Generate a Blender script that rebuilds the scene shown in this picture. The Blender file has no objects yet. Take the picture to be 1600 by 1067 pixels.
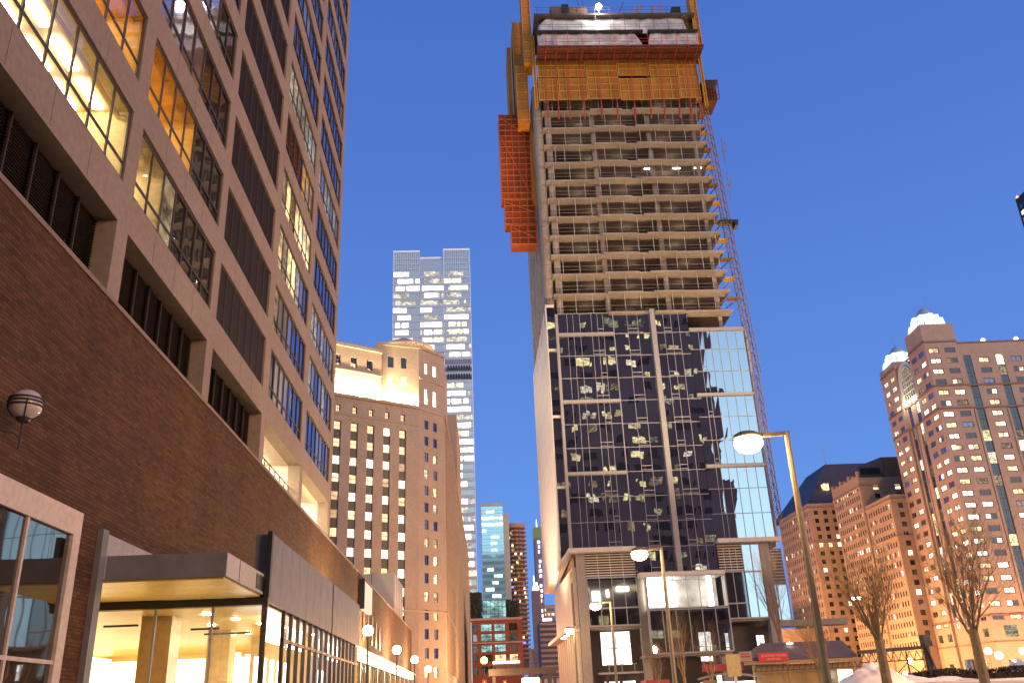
import bpy, math, random
from mathutils import Matrix, Vector, noise
random.seed(7)
SC = bpy.context.scene
COL = SC.collection
PI = math.pi
WM = {}

# ------------------------------------------------------------------ materials
def nt_new(name):
    m = bpy.data.materials.new(name); m.use_nodes = True
    nt = m.node_tree; nt.nodes.clear()
    out = nt.nodes.new('ShaderNodeOutputMaterial')
    return m, nt, out
def N(nt, typ, **kw):
    n = nt.nodes.new(typ)
    for k, v in kw.items():
        if k.startswith('_'): setattr(n, k[1:], v)
        else: n.inputs[k.replace('__', ' ')].default_value = v
    return n
def L(nt, a, ao, b, bi): nt.links.new(a.outputs[ao], b.inputs[bi])
def pos(nt, scale=(1, 1, 1)):
    g = N(nt, 'ShaderNodeNewGeometry'); mp = N(nt, 'ShaderNodeMapping'); mp.inputs['Scale'].default_value = scale
    L(nt, g, 'Position', mp, 'Vector'); return mp
def ramp(nt, stops, interp='LINEAR'):
    r = N(nt, 'ShaderNodeValToRGB'); e = r.color_ramp.elements; r.color_ramp.interpolation = interp
    while len(e) < len(stops): e.new(.5)
    for i, (p, c) in enumerate(stops):
        e[i].position = p; e[i].color = (*c, 1) if len(c) == 3 else c
    return r
def mul(c, k): return tuple(min(1, x * k) for x in c)
def solid(name, col, rough=.75, var=.18, nscale=.35, fine=6.0, metal=0., bump=.0, spec=.35, streak=False):
    """diffuse-ish surface whose colour wanders a little: broad blotches, fine grain, optional vertical streaks"""
    m, nt, out = nt_new(name)
    b = N(nt, 'ShaderNodeBsdfPrincipled', Roughness=rough, Metallic=metal); b.inputs['Specular IOR Level'].default_value = spec
    p = pos(nt, (1, 1, .12) if streak else (1, 1, 1))
    n1 = N(nt, 'ShaderNodeTexNoise', Scale=nscale, Detail=5., Roughness=.6); L(nt, p, 0, n1, 'Vector')
    p2 = pos(nt); n2 = N(nt, 'ShaderNodeTexNoise', Scale=fine, Detail=3.); L(nt, p2, 0, n2, 'Vector')
    r = ramp(nt, [(.3, mul(col, 1 - var)), (.55, col), (.75, mul(col, 1 + var))]); L(nt, n1, 'Fac', r, 0)
    mx = N(nt, 'ShaderNodeMix', _data_type='RGBA', _blend_type='MULTIPLY'); mx.inputs[0].default_value = .5
    r2 = ramp(nt, [(.3, (.72, .72, .72)), (.7, (1.15, 1.15, 1.15))]); L(nt, n2, 'Fac', r2, 0)
    L(nt, r, 0, mx, 6); L(nt, r2, 0, mx, 7); L(nt, mx, 2, b, 'Base Color')
    if bump:
        bp = N(nt, 'ShaderNodeBump', Strength=bump, Distance=.03); L(nt, n2, 'Fac', bp, 'Height'); L(nt, bp, 0, b, 'Normal')
    L(nt, b, 0, out, 0); return m
def emit(name, col, strength, sampling=True):
    m, nt, out = nt_new(name); e = N(nt, 'ShaderNodeEmission', Strength=strength); e.inputs[0].default_value = (*col, 1)
    L(nt, e, 0, out, 0)
    if not sampling: m.cycles.emission_sampling = 'NONE'
    return m
def litwin(name, col, strength, lo=.25, scale=.9, dark=(.05, .045, .04)):
    """a lit window: uneven brightness of the room behind it, under a thin gloss of glass"""
    m, nt, out = nt_new(name)
    p = pos(nt, (1, 1, 1.6)); n1 = N(nt, 'ShaderNodeTexNoise', Scale=scale, Detail=3., Roughness=.65); L(nt, p, 0, n1, 'Vector')
    p2 = pos(nt, (.23, .23, .31)); n2 = N(nt, 'ShaderNodeTexNoise', Scale=1., Detail=0.); L(nt, p2, 0, n2, 'Vector')
    r = ramp(nt, [(.36, (lo,) * 3), (.5, (.75,) * 3), (.62, (1.3,) * 3)]); L(nt, n1, 'Fac', r, 0)
    r2 = ramp(nt, [(.35, (.5,) * 3), (.6, (1.2,) * 3)]); L(nt, n2, 'Fac', r2, 0)
    m1 = N(nt, 'ShaderNodeMath', _operation='MULTIPLY'); L(nt, r, 0, m1, 0); L(nt, r2, 0, m1, 1)
    m2 = N(nt, 'ShaderNodeMath', _operation='MULTIPLY'); L(nt, m1, 0, m2, 0); m2.inputs[1].default_value = strength
    e = N(nt, 'ShaderNodeEmission'); e.inputs[0].default_value = (*col, 1); L(nt, m2, 0, e, 1)
    g = N(nt, 'ShaderNodeBsdfGlossy', Roughness=.03); g.inputs[0].default_value = (.9, .9, .9, 1)
    f = N(nt, 'ShaderNodeFresnel', IOR=1.5); mx = N(nt, 'ShaderNodeMixShader'); L(nt, f, 0, mx, 0); L(nt, e, 0, mx, 1); L(nt, g, 0, mx, 2)
    L(nt, mx, 0, out, 0); m.cycles.emission_sampling = 'NONE'; return m
def mirror(name, base, refl, rough=.02, wob=.0, wscale=.35, tint=(1, 1, 1)):
    """coated window glass: dark room behind, sky and city mirrored in slightly wavy panes"""
    m, nt, out = nt_new(name)
    d = N(nt, 'ShaderNodeBsdfDiffuse'); d.inputs[0].default_value = (*base, 1)
    g = N(nt, 'ShaderNodeBsdfGlossy', Roughness=rough); g.inputs[0].default_value = (*tint, 1)
    lw = N(nt, 'ShaderNodeLayerWeight', Blend=.28); mr = N(nt, 'ShaderNodeMapRange'); L(nt, lw, 'Facing', mr, 0)
    mr.inputs[3].default_value = refl; mr.inputs[4].default_value = min(1, refl + .45)
    mx = N(nt, 'ShaderNodeMixShader'); L(nt, mr, 0, mx, 0); L(nt, d, 0, mx, 1); L(nt, g, 0, mx, 2)
    if wob:
        p = pos(nt); n1 = N(nt, 'ShaderNodeTexNoise', Scale=wscale, Detail=1.5); L(nt, p, 0, n1, 'Vector')
        bp = N(nt, 'ShaderNodeBump', Strength=wob, Distance=.25); L(nt, n1, 'Fac', bp, 'Height'); L(nt, bp, 0, g, 'Normal')
    L(nt, mx, 0, out, 0); return m
def clear(name, tint=(.95, .97, .97), refl=.1):
    m, nt, out = nt_new(name)
    t = N(nt, 'ShaderNodeBsdfTransparent'); t.inputs[0].default_value = (*tint, 1)
    g = N(nt, 'ShaderNodeBsdfGlossy', Roughness=.02)
    lw = N(nt, 'ShaderNodeLayerWeight', Blend=.25); mr = N(nt, 'ShaderNodeMapRange'); L(nt, lw, 'Facing', mr, 0)
    mr.inputs[3].default_value = refl; mr.inputs[4].default_value = refl + .5
    mx = N(nt, 'ShaderNodeMixShader'); L(nt, mr, 0, mx, 0); L(nt, t, 0, mx, 1); L(nt, g, 0, mx, 2); L(nt, mx, 0, out, 0); return m
def bricks(name, c1, c2, mortar, bw=.3, bh=.085):
    m, nt, out = nt_new(name)
    b = N(nt, 'ShaderNodeBsdfPrincipled', Roughness=.85); b.inputs['Specular IOR Level'].default_value = .2
    g = N(nt, 'ShaderNodeNewGeometry'); sx = N(nt, 'ShaderNodeSeparateXYZ'); L(nt, g, 'Position', sx, 0)
    ad = N(nt, 'ShaderNodeMath', _operation='ADD'); L(nt, sx, 0, ad, 0); L(nt, sx, 1, ad, 1)
    cx = N(nt, 'ShaderNodeCombineXYZ'); L(nt, ad, 0, cx, 0); L(nt, sx, 2, cx, 1)
    t = N(nt, 'ShaderNodeTexBrick', Scale=1.0); t.inputs['Brick Width'].default_value = bw; t.inputs['Row Height'].default_value = bh
    t.inputs['Mortar Size'].default_value = .009; t.inputs['Mortar Smooth'].default_value = .3; t.inputs['Bias'].default_value = -.1
    t.inputs['Color1'].default_value = (*c1, 1); t.inputs['Color2'].default_value = (*c2, 1); t.inputs['Mortar'].default_value = (*mortar, 1)
    L(nt, cx, 0, t, 'Vector')
    p = pos(nt, (1, 1, .5)); n1 = N(nt, 'ShaderNodeTexNoise', Scale=.3, Detail=6., Roughness=.65); L(nt, p, 0, n1, 'Vector')
    r = ramp(nt, [(.3, (.72,) * 3), (.7, (1.2,) * 3)]); L(nt, n1, 'Fac', r, 0)
    p3 = pos(nt, (.6, .6, 11.8)); n3 = N(nt, 'ShaderNodeTexNoise', Scale=1., Detail=2.); L(nt, p3, 0, n3, 'Vector')
    r3 = ramp(nt, [(.35, (.6,) * 3), (.7, (1.3,) * 3)]); L(nt, n3, 'Fac', r3, 0)
    mx = N(nt, 'ShaderNodeMix', _data_type='RGBA', _blend_type='MULTIPLY'); mx.inputs[0].default_value = 1; L(nt, t, 'Color', mx, 6); L(nt, r, 0, mx, 7)
    mx2 = N(nt, 'ShaderNodeMix', _data_type='RGBA', _blend_type='MULTIPLY'); mx2.inputs[0].default_value = .5; L(nt, mx, 2, mx2, 6); L(nt, r3, 0, mx2, 7)
    L(nt, mx2, 2, b, 'Base Color')
    bp = N(nt, 'ShaderNodeBump', Strength=.6, Distance=.012, _invert=True); L(nt, t, 'Fac', bp, 'Height'); L(nt, bp, 0, b, 'Normal')
    L(nt, b, 0, out, 0); return m
def ground_mat(name, snow, dirt, lo=.45, hi=.6, sc=.25):
    m, nt, out = nt_new(name); b = N(nt, 'ShaderNodeBsdfPrincipled', Roughness=.8)
    p = pos(nt); n1 = N(nt, 'ShaderNodeTexNoise', Scale=sc, Detail=8., Roughness=.65); L(nt, p, 0, n1, 'Vector')
    r = ramp(nt, [(lo, snow), (hi, dirt)]); L(nt, n1, 'Fac', r, 0); L(nt, r, 0, b, 'Base Color')
    bp = N(nt, 'ShaderNodeBump', Strength=.5, Distance=.15); L(nt, n1, 'Fac', bp, 'Height'); L(nt, bp, 0, b, 'Normal'); L(nt, b, 0, out, 0); return m

M = {}
M['concrete'] = solid('precast_concrete', (.32, .245, .178), .8, .12, .2, 5., bump=.1)
M['joint'] = solid('dark_joint', (.12, .1, .09), .9)
M['brick'] = bricks('brown_brick', (.15, .07, .03), (.085, .04, .017), (.055, .033, .016))
M['coping'] = solid('stone_coping', (.3, .21, .16), .8)
M['louvre'] = solid('bronze_louvre', (.05, .038, .028), .5, .15)
M['bronze'] = solid('bronze_frame', (.075, .055, .045), .45, .15)
M['dkpanel'] = solid('dark_louvre_panel', (.04, .028, .02), .6, .2)
M['greymetal'] = solid('grey_metal_panel', (.21, .2, .2), .5, .07, .5, 2., spec=.2)
M['blackmetal'] = solid('black_metal', (.025, .022, .02), .45)
M['whitemetal'] = solid('white_painted_metal', (.62, .6, .57), .45, .05)
M['creampanel'] = solid('cream_ceiling_panel', (.62, .42, .14), .35, .06)
M['cream'] = solid('cream_plaster', (.75, .52, .22), .6, .06)
M['lobbystone'] = solid('honey_stone', (.6, .42, .2), .3, .12, .6)
M['roomwall'] = solid('office_wall', (.75, .62, .38), .7, .06)
M['orangewall'] = solid('orange_room_wall', (.86, .56, .15), .7, .08)
M['curtain'] = litwin('lit_curtain', (1, .86, .62), .55, .35, 2.5)
M['bluewin'] = mirror('blue_sky_glass', (.012, .012, .016), .3, .02, .12, .5, (.75, .8, 1))
M['darkwin'] = mirror('dark_glass', (.02, .017, .015), .07, .03, .1, .5)
M['mirror'] = mirror('coated_tower_glass', (.012, .013, .016), .6, .008, .02, .4, (.95, .97, 1))
M['palewin'] = mirror('pale_curtained_glass', (.2, .18, .16), .3, .05, .1)
M['clear'] = clear('clear_glass')
M['lit_y'] = litwin('lit_yellow', (1, .74, .34), 2.4)
M['lit_o'] = litwin('lit_orange', (1, .5, .1), .75, .6)
M['lit_w'] = litwin('lit_white', (1, .85, .58), 3.2)
M['lit_ww'] = litwin('lit_bright_white', (1, .93, .78), 5, .5)
M['lit_dim'] = litwin('lit_dim', (1, .72, .4), .4, .1)
M['lit_c'] = litwin('lit_cyan_office', (.62, .95, .95), 1.1, .35, .5)
M['lit_store'] = litwin('lit_storefront', (1, .66, .45), 1.0, .15, 1.6)
M['tube'] = emit('ceiling_lamp', (1, .82, .5), 7.)
M['officelamp'] = emit('office_ceiling_lamp', (1, .82, .46), 26.)
M['whiteband'] = solid('off_white_band', (.31, .28, .255), .6, .05)
M['tubew'] = emit('work_lamp', (1, .93, .8), 9.)
M['glow'] = emit('street_globe', (1, .8, .5), 45.)
M['sodium'] = emit('sodium_lamp_lens', (1, .72, .38), 60.)
M['uplamp'] = emit('uplight_lens', (1, .8, .5), 12., False)
M['rawcon'] = solid('raw_concrete', (.31, .245, .185), .85, .25, .25, 3., bump=.15)
M['rawwall'] = solid('brown_blockwork', (.27, .17, .13), .9, .2)
M['white'] = solid('white_cladding', (.64, .55, .45), .6, .05)
M['mull'] = solid('aluminium_mullion', (.36, .34, .33), .4, .05)
M['steelgrey'] = solid('galvanised_steel', (.38, .35, .31), .5, .15)
M['orange'] = solid('orange_formwork', (.48, .165, .016), .6, .25, .6, 3., streak=True)
M['yellowp'] = solid('yellow_form_panel', (.32, .125, .012), .6, .28, .6, 4.)
M['yellowl'] = solid('yellow_steel_rail', (.5, .25, .035), .5, .1)
M['redslat'] = solid('red_stained_timber', (.15, .04, .014), .75, .3, .9, 3.)
M['redpaint'] = solid('red_paint', (.42, .045, .035), .5, .1)
M['redorange'] = solid('orange_debris_net', (.26, .05, .01), .8, .35, .5, 5.)
M['tarp'] = solid('grey_tarpaulin', (.5, .475, .46), .5, .35, .5, 1.5, bump=.6)
M['limestone'] = solid('limestone', (.39, .3, .215), .85, .12, .15, 2.5)
M['greenspan'] = solid('dark_green_spandrel', (.035, .04, .035), .4, .1)
M['tower_glass'] = mirror('tower_blue_glass', (.27, .28, .31), .3, .03, .05, .2, (.95, .9, .85))
M['cyanglass'] = mirror('cyan_glass', (.2, .45, .58), .45, .05, .05, .2, (.6, .95, 1))
M['granite'] = solid('pink_granite', (.39, .25, .185), .7, .1, .1, 1.5)
M['granite2'] = solid('brown_masonry', (.36, .22, .145), .8, .12, .1, 1.5)
M['granite3'] = solid('tan_masonry', (.36, .22, .145), .8, .12, .1, 1.5)
M['darkroof'] = solid('slate_roof', (.07, .06, .075), .6, .15)
M['roofbox'] = solid('brown_roof_box', (.14, .09, .065), .8)
M['redbrick'] = bricks('red_brick', (.34, .09, .045), (.25, .07, .04), (.2, .1, .07), .6, .2)
M['balcony'] = solid('balcony_concrete', (.42, .24, .16), .8, .12)
M['pinkstone'] = solid('pale_pink_stone', (.45, .3, .25), .8)
M['purple'] = solid('mauve_slab', (.25, .17, .22), .7)
M['snow'] = ground_mat('snow', (.8, .78, .76), (.5, .44, .38), .42, .75, .5)
M['street'] = ground_mat('wet_street', (.6, .56, .52), (.32, .29, .26), .4, .6, .08)
M['pole'] = solid('bronze_pole', (.24, .19, .125), .45, .1)
M['darkpole'] = solid('dark_pole', (.06, .045, .035), .5)
M['bark'] = solid('tan_bark', (.37, .25, .135), .9, .2, 3., 12.)
M['bark2'] = solid('grey_bark', (.24, .16, .09), .9, .2, 3., 12.)
M['hedge'] = solid('hedge_leaf', (.035, .028, .016), .8, .3)
M['shedroof'] = solid('brown_roof_felt', (.2, .145, .12), .8, .08)
M['timber'] = solid('site_timber', (.4, .26, .12), .8, .15)
M['signred'] = solid('red_sign_board', (.62, .035, .03), .5, .04)
M['signtext'] = solid('pink_sign_lettering', (.85, .5, .42), .5, .02)
M['signtan'] = solid('tan_sign_plate', (.5, .38, .16), .5, .05)
M['globeglass'] = solid('milk_glass_globe', (.66, .58, .5), .25, .03, spec=.6)
M['redlamp'] = emit('red_signal_lens', (1, .06, .02), 25.)
M['amber'] = emit('amber_lamp_lens', (1, .42, .06), 20.)
M['purplelamp'] = emit('purple_light', (.35, .2, 1), 2., False)
M['beacon'] = emit('white_light', (1, .95, .85), 3., False)
M['crownlight'] = emit('lit_crown_glass', (.8, 1, .93), 1.6, False)
M['signlit'] = emit('lit_sign_face', (1, .88, .66), .95, False)
M['green'] = solid('dark_roof_planting', (.04, .05, .035), .9, .3)
M['stripe'] = emit('storefront_strip_lamp', (1, .85, .6), 6.)

# ------------------------------------------------------------------ mesh building
class MB:
    def __init__(s): s.v = []; s.f = []; s.m = []; s.mi = 0
    def add(s, vs, fs):
        o = len(s.v); s.v += [tuple(v) for v in vs]
        for f in fs: s.f.append(tuple(i + o for i in f)); s.m.append(s.mi)
        return s
    def quad(s, a, b, c, d): return s.add([a, b, c, d], [(0, 1, 2, 3)])
    def box(s, x0, x1, y0, y1, z0, z1):
        if x1 < x0: x0, x1 = x1, x0
        if y1 < y0: y0, y1 = y1, y0
        return s.add([(x0, y0, z0), (x1, y0, z0), (x1, y1, z0), (x0, y1, z0), (x0, y0, z1), (x1, y0, z1), (x1, y1, z1), (x0, y1, z1)],
                     [(0, 3, 2, 1), (4, 5, 6, 7), (0, 1, 5, 4), (1, 2, 6, 5), (2, 3, 7, 6), (3, 0, 4, 7)])
    def prism(s, pts, z0, z1, top=True, bottom=False, skip=(), inset=None):
        """pts counter-clockwise from above"""
        n = len(pts); o = len(s.v); tp = inset or pts
        s.v += [(x, y, z0) for x, y in pts] + [(x, y, z1) for x, y in tp]
        for i in range(n):
            if i in skip: continue
            j = (i + 1) % n; s.f.append((o + i, o + j, o + n + j, o + n + i)); s.m.append(s.mi)
        if top: s.f.append(tuple(o + n + i for i in range(n))); s.m.append(s.mi)
        if bottom: s.f.append(tuple(o + n - 1 - i for i in range(n))); s.m.append(s.mi)
        return s
    def tube(s, a, b, r0, r1=None, n=8, cap=True):
        r1 = r0 if r1 is None else r1
        a = Vector(a); b = Vector(b); d = (b - a)
        if d.length < 1e-6: return s
        d.normalize(); u = d.orthogonal().normalized(); w = d.cross(u); o = len(s.v)
        for c, r in ((a, r0), (b, r1)):
            for i in range(n):
                t = 2 * PI * i / n; s.v.append(tuple(c + r * (math.cos(t) * u + math.sin(t) * w)))
        for i in range(n):
            j = (i + 1) % n; s.f.append((o + i, o + j, o + n + j, o + n + i)); s.m.append(s.mi)
        if cap:
            s.f.append(tuple(o + n - 1 - i for i in range(n))); s.m.append(s.mi); s.f.append(tuple(o + n + i for i in range(n))); s.m.append(s.mi)
        return s
    def bar(s, a, b, w, h=None):
        """square bar between two points"""
        h = h or w; a = Vector(a); b = Vector(b); d = (b - a).normalized()
        up = Vector((0, 0, 1)) if abs(d.z) < .95 else Vector((0, 1, 0))
        u = d.cross(up).normalized() * (w / 2); q = u.cross(d).normalized() * (h / 2)
        return s.add([a - u - q, a + u - q, a + u + q, a - u + q, b - u - q, b + u - q, b + u + q, b - u + q],
                     [(0, 3, 2, 1), (4, 5, 6, 7), (0, 1, 5, 4), (1, 2, 6, 5), (2, 3, 7, 6), (3, 0, 4, 7)])
    def lathe(s, prof, c=(0, 0, 0), n=20):
        o = len(s.v); k = len(prof)
        for r, z in prof:
            for i in range(n):
                t = 2 * PI * i / n; s.v.append((c[0] + r * math.cos(t), c[1] + r * math.sin(t), c[2] + z))
        for a in range(k - 1):
            for i in range(n):
                j = (i + 1) % n; s.f.append((o + a * n + i, o + a * n + j, o + (a + 1) * n + j, o + (a + 1) * n + i)); s.m.append(s.mi)
        return s
    def mesh(s, name, mats, smooth=False):
        me = bpy.data.meshes.new(name); me.from_pydata(s.v, [], s.f); me.validate()
        for m in (mats if isinstance(mats, (list, tuple)) else [mats]): me.materials.append(m)
        if len(me.polygons) == len(s.m): me.polygons.foreach_set('material_index', s.m)
        if smooth: me.polygons.foreach_set('use_smooth', [True] * len(me.polygons))
        me.update(); return me
    def build(s, name, mats, parent=None, loc=(0, 0, 0), rz=0, smooth=False):
        return put(name, s.mesh(name, mats, smooth), parent, loc, rz)

def put(name, data, parent=None, loc=(0, 0, 0), rz=0):
    o = bpy.data.objects.new(name, data); COL.objects.link(o)
    w = Matrix.Translation(loc) @ Matrix.Rotation(rz, 4, 'Z')
    o.matrix_basis = w; WM[o.name] = w
    if parent is not None:
        o.parent = parent; o.matrix_parent_inverse = WM[parent.name].inverted()
    return o
def tag(o, label=None, cat=None, group=None, kind=None):
    if label: o['label'] = label
    if cat: o['category'] = cat
    if group: o['group'] = group
    if kind: o['kind'] = kind
    return o
def thing(name, label, cat, loc=(0, 0, 0), group=None, rz=0):
    o = put(name, None, None, loc, rz); o.empty_display_size = .5
    return tag(o, label, cat, group)
def copy_tree(src, loc, rz=0, label=None):
    """a thing with copies of its parts and their sub-parts, moved"""
    r = src.copy(); COL.objects.link(r)
    r.matrix_basis = Matrix.Translation(loc) @ Matrix.Rotation(rz, 4, 'Z'); WM[r.name] = r.matrix_basis.copy()
    if label: r['label'] = label
    for ch in list(src.children):
        c = ch.copy(); COL.objects.link(c); c.parent = r
        for g in ch.children:
            d = g.copy(); COL.objects.link(d); d.parent = c
    return r

class Fr:
    """a facade: s runs along u, d outwards along n, z up"""
    def __init__(s, o, u):
        l = math.hypot(*u); s.o = o; s.u = (u[0] / l, u[1] / l); s.n = (s.u[1], -s.u[0]); s.rz = math.atan2(s.u[1], s.u[0]); s.len = l
    def at(s, a, d, z): return (s.o[0] + s.u[0] * a + s.n[0] * d, s.o[1] + s.u[1] * a + s.n[1] * d, z)
    def build(s, mb, name, mats, parent): return mb.build(name, mats, parent, (s.o[0], s.o[1], 0), s.rz)

def fbox(mb, s0, s1, d0, d1, z0, z1): return mb.box(s0, s1, -d1, -d0, z0, z1)   # facade-local box

def grid_wall(mb, s0, s1, z0, z1, holes, depth):
    """flat wall at d = 0 with reveals going in; holes = [(sa, sb, za, zb)]"""
    S = sorted({round(x, 4) for x in [s0, s1] + [h for q in holes for h in q[:2]] if s0 <= x <= s1})
    Z = sorted({round(x, 4) for x in [z0, z1] + [h for q in holes for h in q[2:]] if z0 <= x <= z1})
    import bisect
    hole = set()
    for a, b, c, d in holes:
        for i in range(len(S) - 1):
            if S[i] >= a - 1e-3 and S[i + 1] <= b + 1e-3:
                for j in range(len(Z) - 1):
                    if Z[j] >= c - 1e-3 and Z[j + 1] <= d + 1e-3: hole.add((i, j))
    for j in range(len(Z) - 1):
        i = 0
        while i < len(S) - 1:
            if (i, j) in hole: i += 1; continue
            k = i
            while k + 1 < len(S) - 1 and (k + 1, j) not in hole: k += 1
            mb.quad((S[i], 0, Z[j]), (S[k + 1], 0, Z[j]), (S[k + 1], 0, Z[j + 1]), (S[i], 0, Z[j + 1])); i = k + 1
    for a, b, c, d in holes:
        if a < s0 - 1e-3 or b > s1 + 1e-3: continue
        y = depth
        mb.quad((a, 0, c), (a, 0, d), (a, y, d), (a, y, c)); mb.quad((b, 0, d), (b, 0, c), (b, y, c), (b, y, d))
        mb.quad((a, 0, d), (b, 0, d), (b, y, d), (a, y, d)); mb.quad((b, 0, c), (a, 0, c), (a, y, c), (b, y, c))
    return mb

_wcache = {}
def window_mesh(w, h, panes, frame, mull=1, trans=(), fr=.07):
    """(frame mesh, pane mesh) of one window; panes: material key or a list of keys, left to right"""
    if isinstance(panes, str): panes = [panes] * (mull + 1)
    key = (round(w, 2), round(h, 2), tuple(panes), frame, mull, tuple(trans), fr)
    if key in _wcache: return _wcache[key]
    mats = []; mb = MB(); n = len(panes)
    for k in range(n):
        if M[panes[k]] not in mats: mats.append(M[panes[k]])
        mb.mi = mats.index(M[panes[k]]); a, b = w * k / n, w * (k + 1) / n
        mb.quad((a, 0, 0), (b, 0, 0), (b, 0, h), (a, 0, h))
    fb = MB(); t = .05
    fb.box(0, fr, -t, -.004, 0, h); fb.box(w - fr, w, -t, -.004, 0, h); fb.box(fr, w - fr, -t, -.004, 0, fr); fb.box(fr, w - fr, -t, -.004, h - fr, h)
    for k in range(1, n): fb.box(w * k / n - fr * .4, w * k / n + fr * .4, -t * .9, -.004, fr, h - fr)
    for q in trans: fb.box(fr, w - fr, -t * .8, -.004, h * q - fr * .4, h * q + fr * .4)
    _wcache[key] = (fb.mesh('window', M[frame]), mb.mesh('pane', mats)); return _wcache[key]

class Wins:
    """the windows of one building: the first `cap` are parts of their own, the rest one part of kind stuff"""
    def __init__(s, root, cap=98): s.root = root; s.cap = cap; s.items = []
    def add(s, F, a, b, c, d, dep, panes, frame, mull=1, trans=(), fr=.07):
        x, y, _ = F.at(a, -dep, 0); dist = math.sqrt(x * x + y * y + c * c * .3)
        s.items.append(((b - a) * (d - c) / dist ** 2, F, a, dep, c, window_mesh(b - a, d - c, panes, frame, mull, trans, fr)))
    def flush(s):
        s.items.sort(key=lambda t: -t[0]); rest = s.items[s.cap:]
        for _, F, a, dep, c, me in s.items[:s.cap]:
            o = put('window', me[0], s.root, F.at(a, -dep, c), F.rz); put('pane', me[1], o, F.at(a, -dep, c), F.rz)
        if rest:
            big = MB(); mats = []
            for _, F, a, dep, c, two in rest:
                T = Matrix.Translation(F.at(a, -dep, c)) @ Matrix.Rotation(F.rz, 4, 'Z')
                for me in two:
                    o = len(big.v); big.v += [tuple(T @ v.co) for v in me.vertices]
                    for p in me.polygons:
                        mm = me.materials[p.material_index]
                        if mm not in mats: mats.append(mm)
                        big.f.append(tuple(i + o for i in p.vertices)); big.m.append(mats.index(mm))
            tag(big.build('window', mats, s.root), kind='stuff')

def facade(root, W, F, length, z0, z1, cols, rows, wall, pick, dep=.25, frame='bronze', mull=1, trans=(), name='wall', extra=(), fr=.07):
    holes = [(a, b, c, d) for a, b in cols for c, d in rows] + [e[:4] for e in extra]
    mb = grid_wall(MB(), 0, length, z0, z1, holes, dep); F.build(mb, name, M[wall], root)
    for i, (a, b) in enumerate(cols):
        for j, (c, d) in enumerate(rows): W.add(F, a, b, c, d, dep - .01, pick(i, j), frame, mull, trans, fr)
    for e in extra: W.add(F, *e[:4], dep - .01, e[4], frame, mull, trans, fr)
def weighted(opts):
    ks, ws = zip(*opts); return random.choices(ks, ws)[0]

def lamp(kind, loc, power, col, size=.2, aim=None, spot=None, blend=.6):
    d = bpy.data.lights.new('lamp_light', kind); d.energy = power; d.color = col
    if kind in ('POINT', 'SPOT'): d.shadow_soft_size = size
    o = bpy.data.objects.new('lamp_light', d); COL.objects.link(o); o.location = loc
    if aim: o.rotation_euler = (Vector(aim) - Vector(loc)).to_track_quat('-Z', 'Y').to_euler()
    if spot: d.spot_size = math.radians(spot); d.spot_blend = blend
    return o
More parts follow.
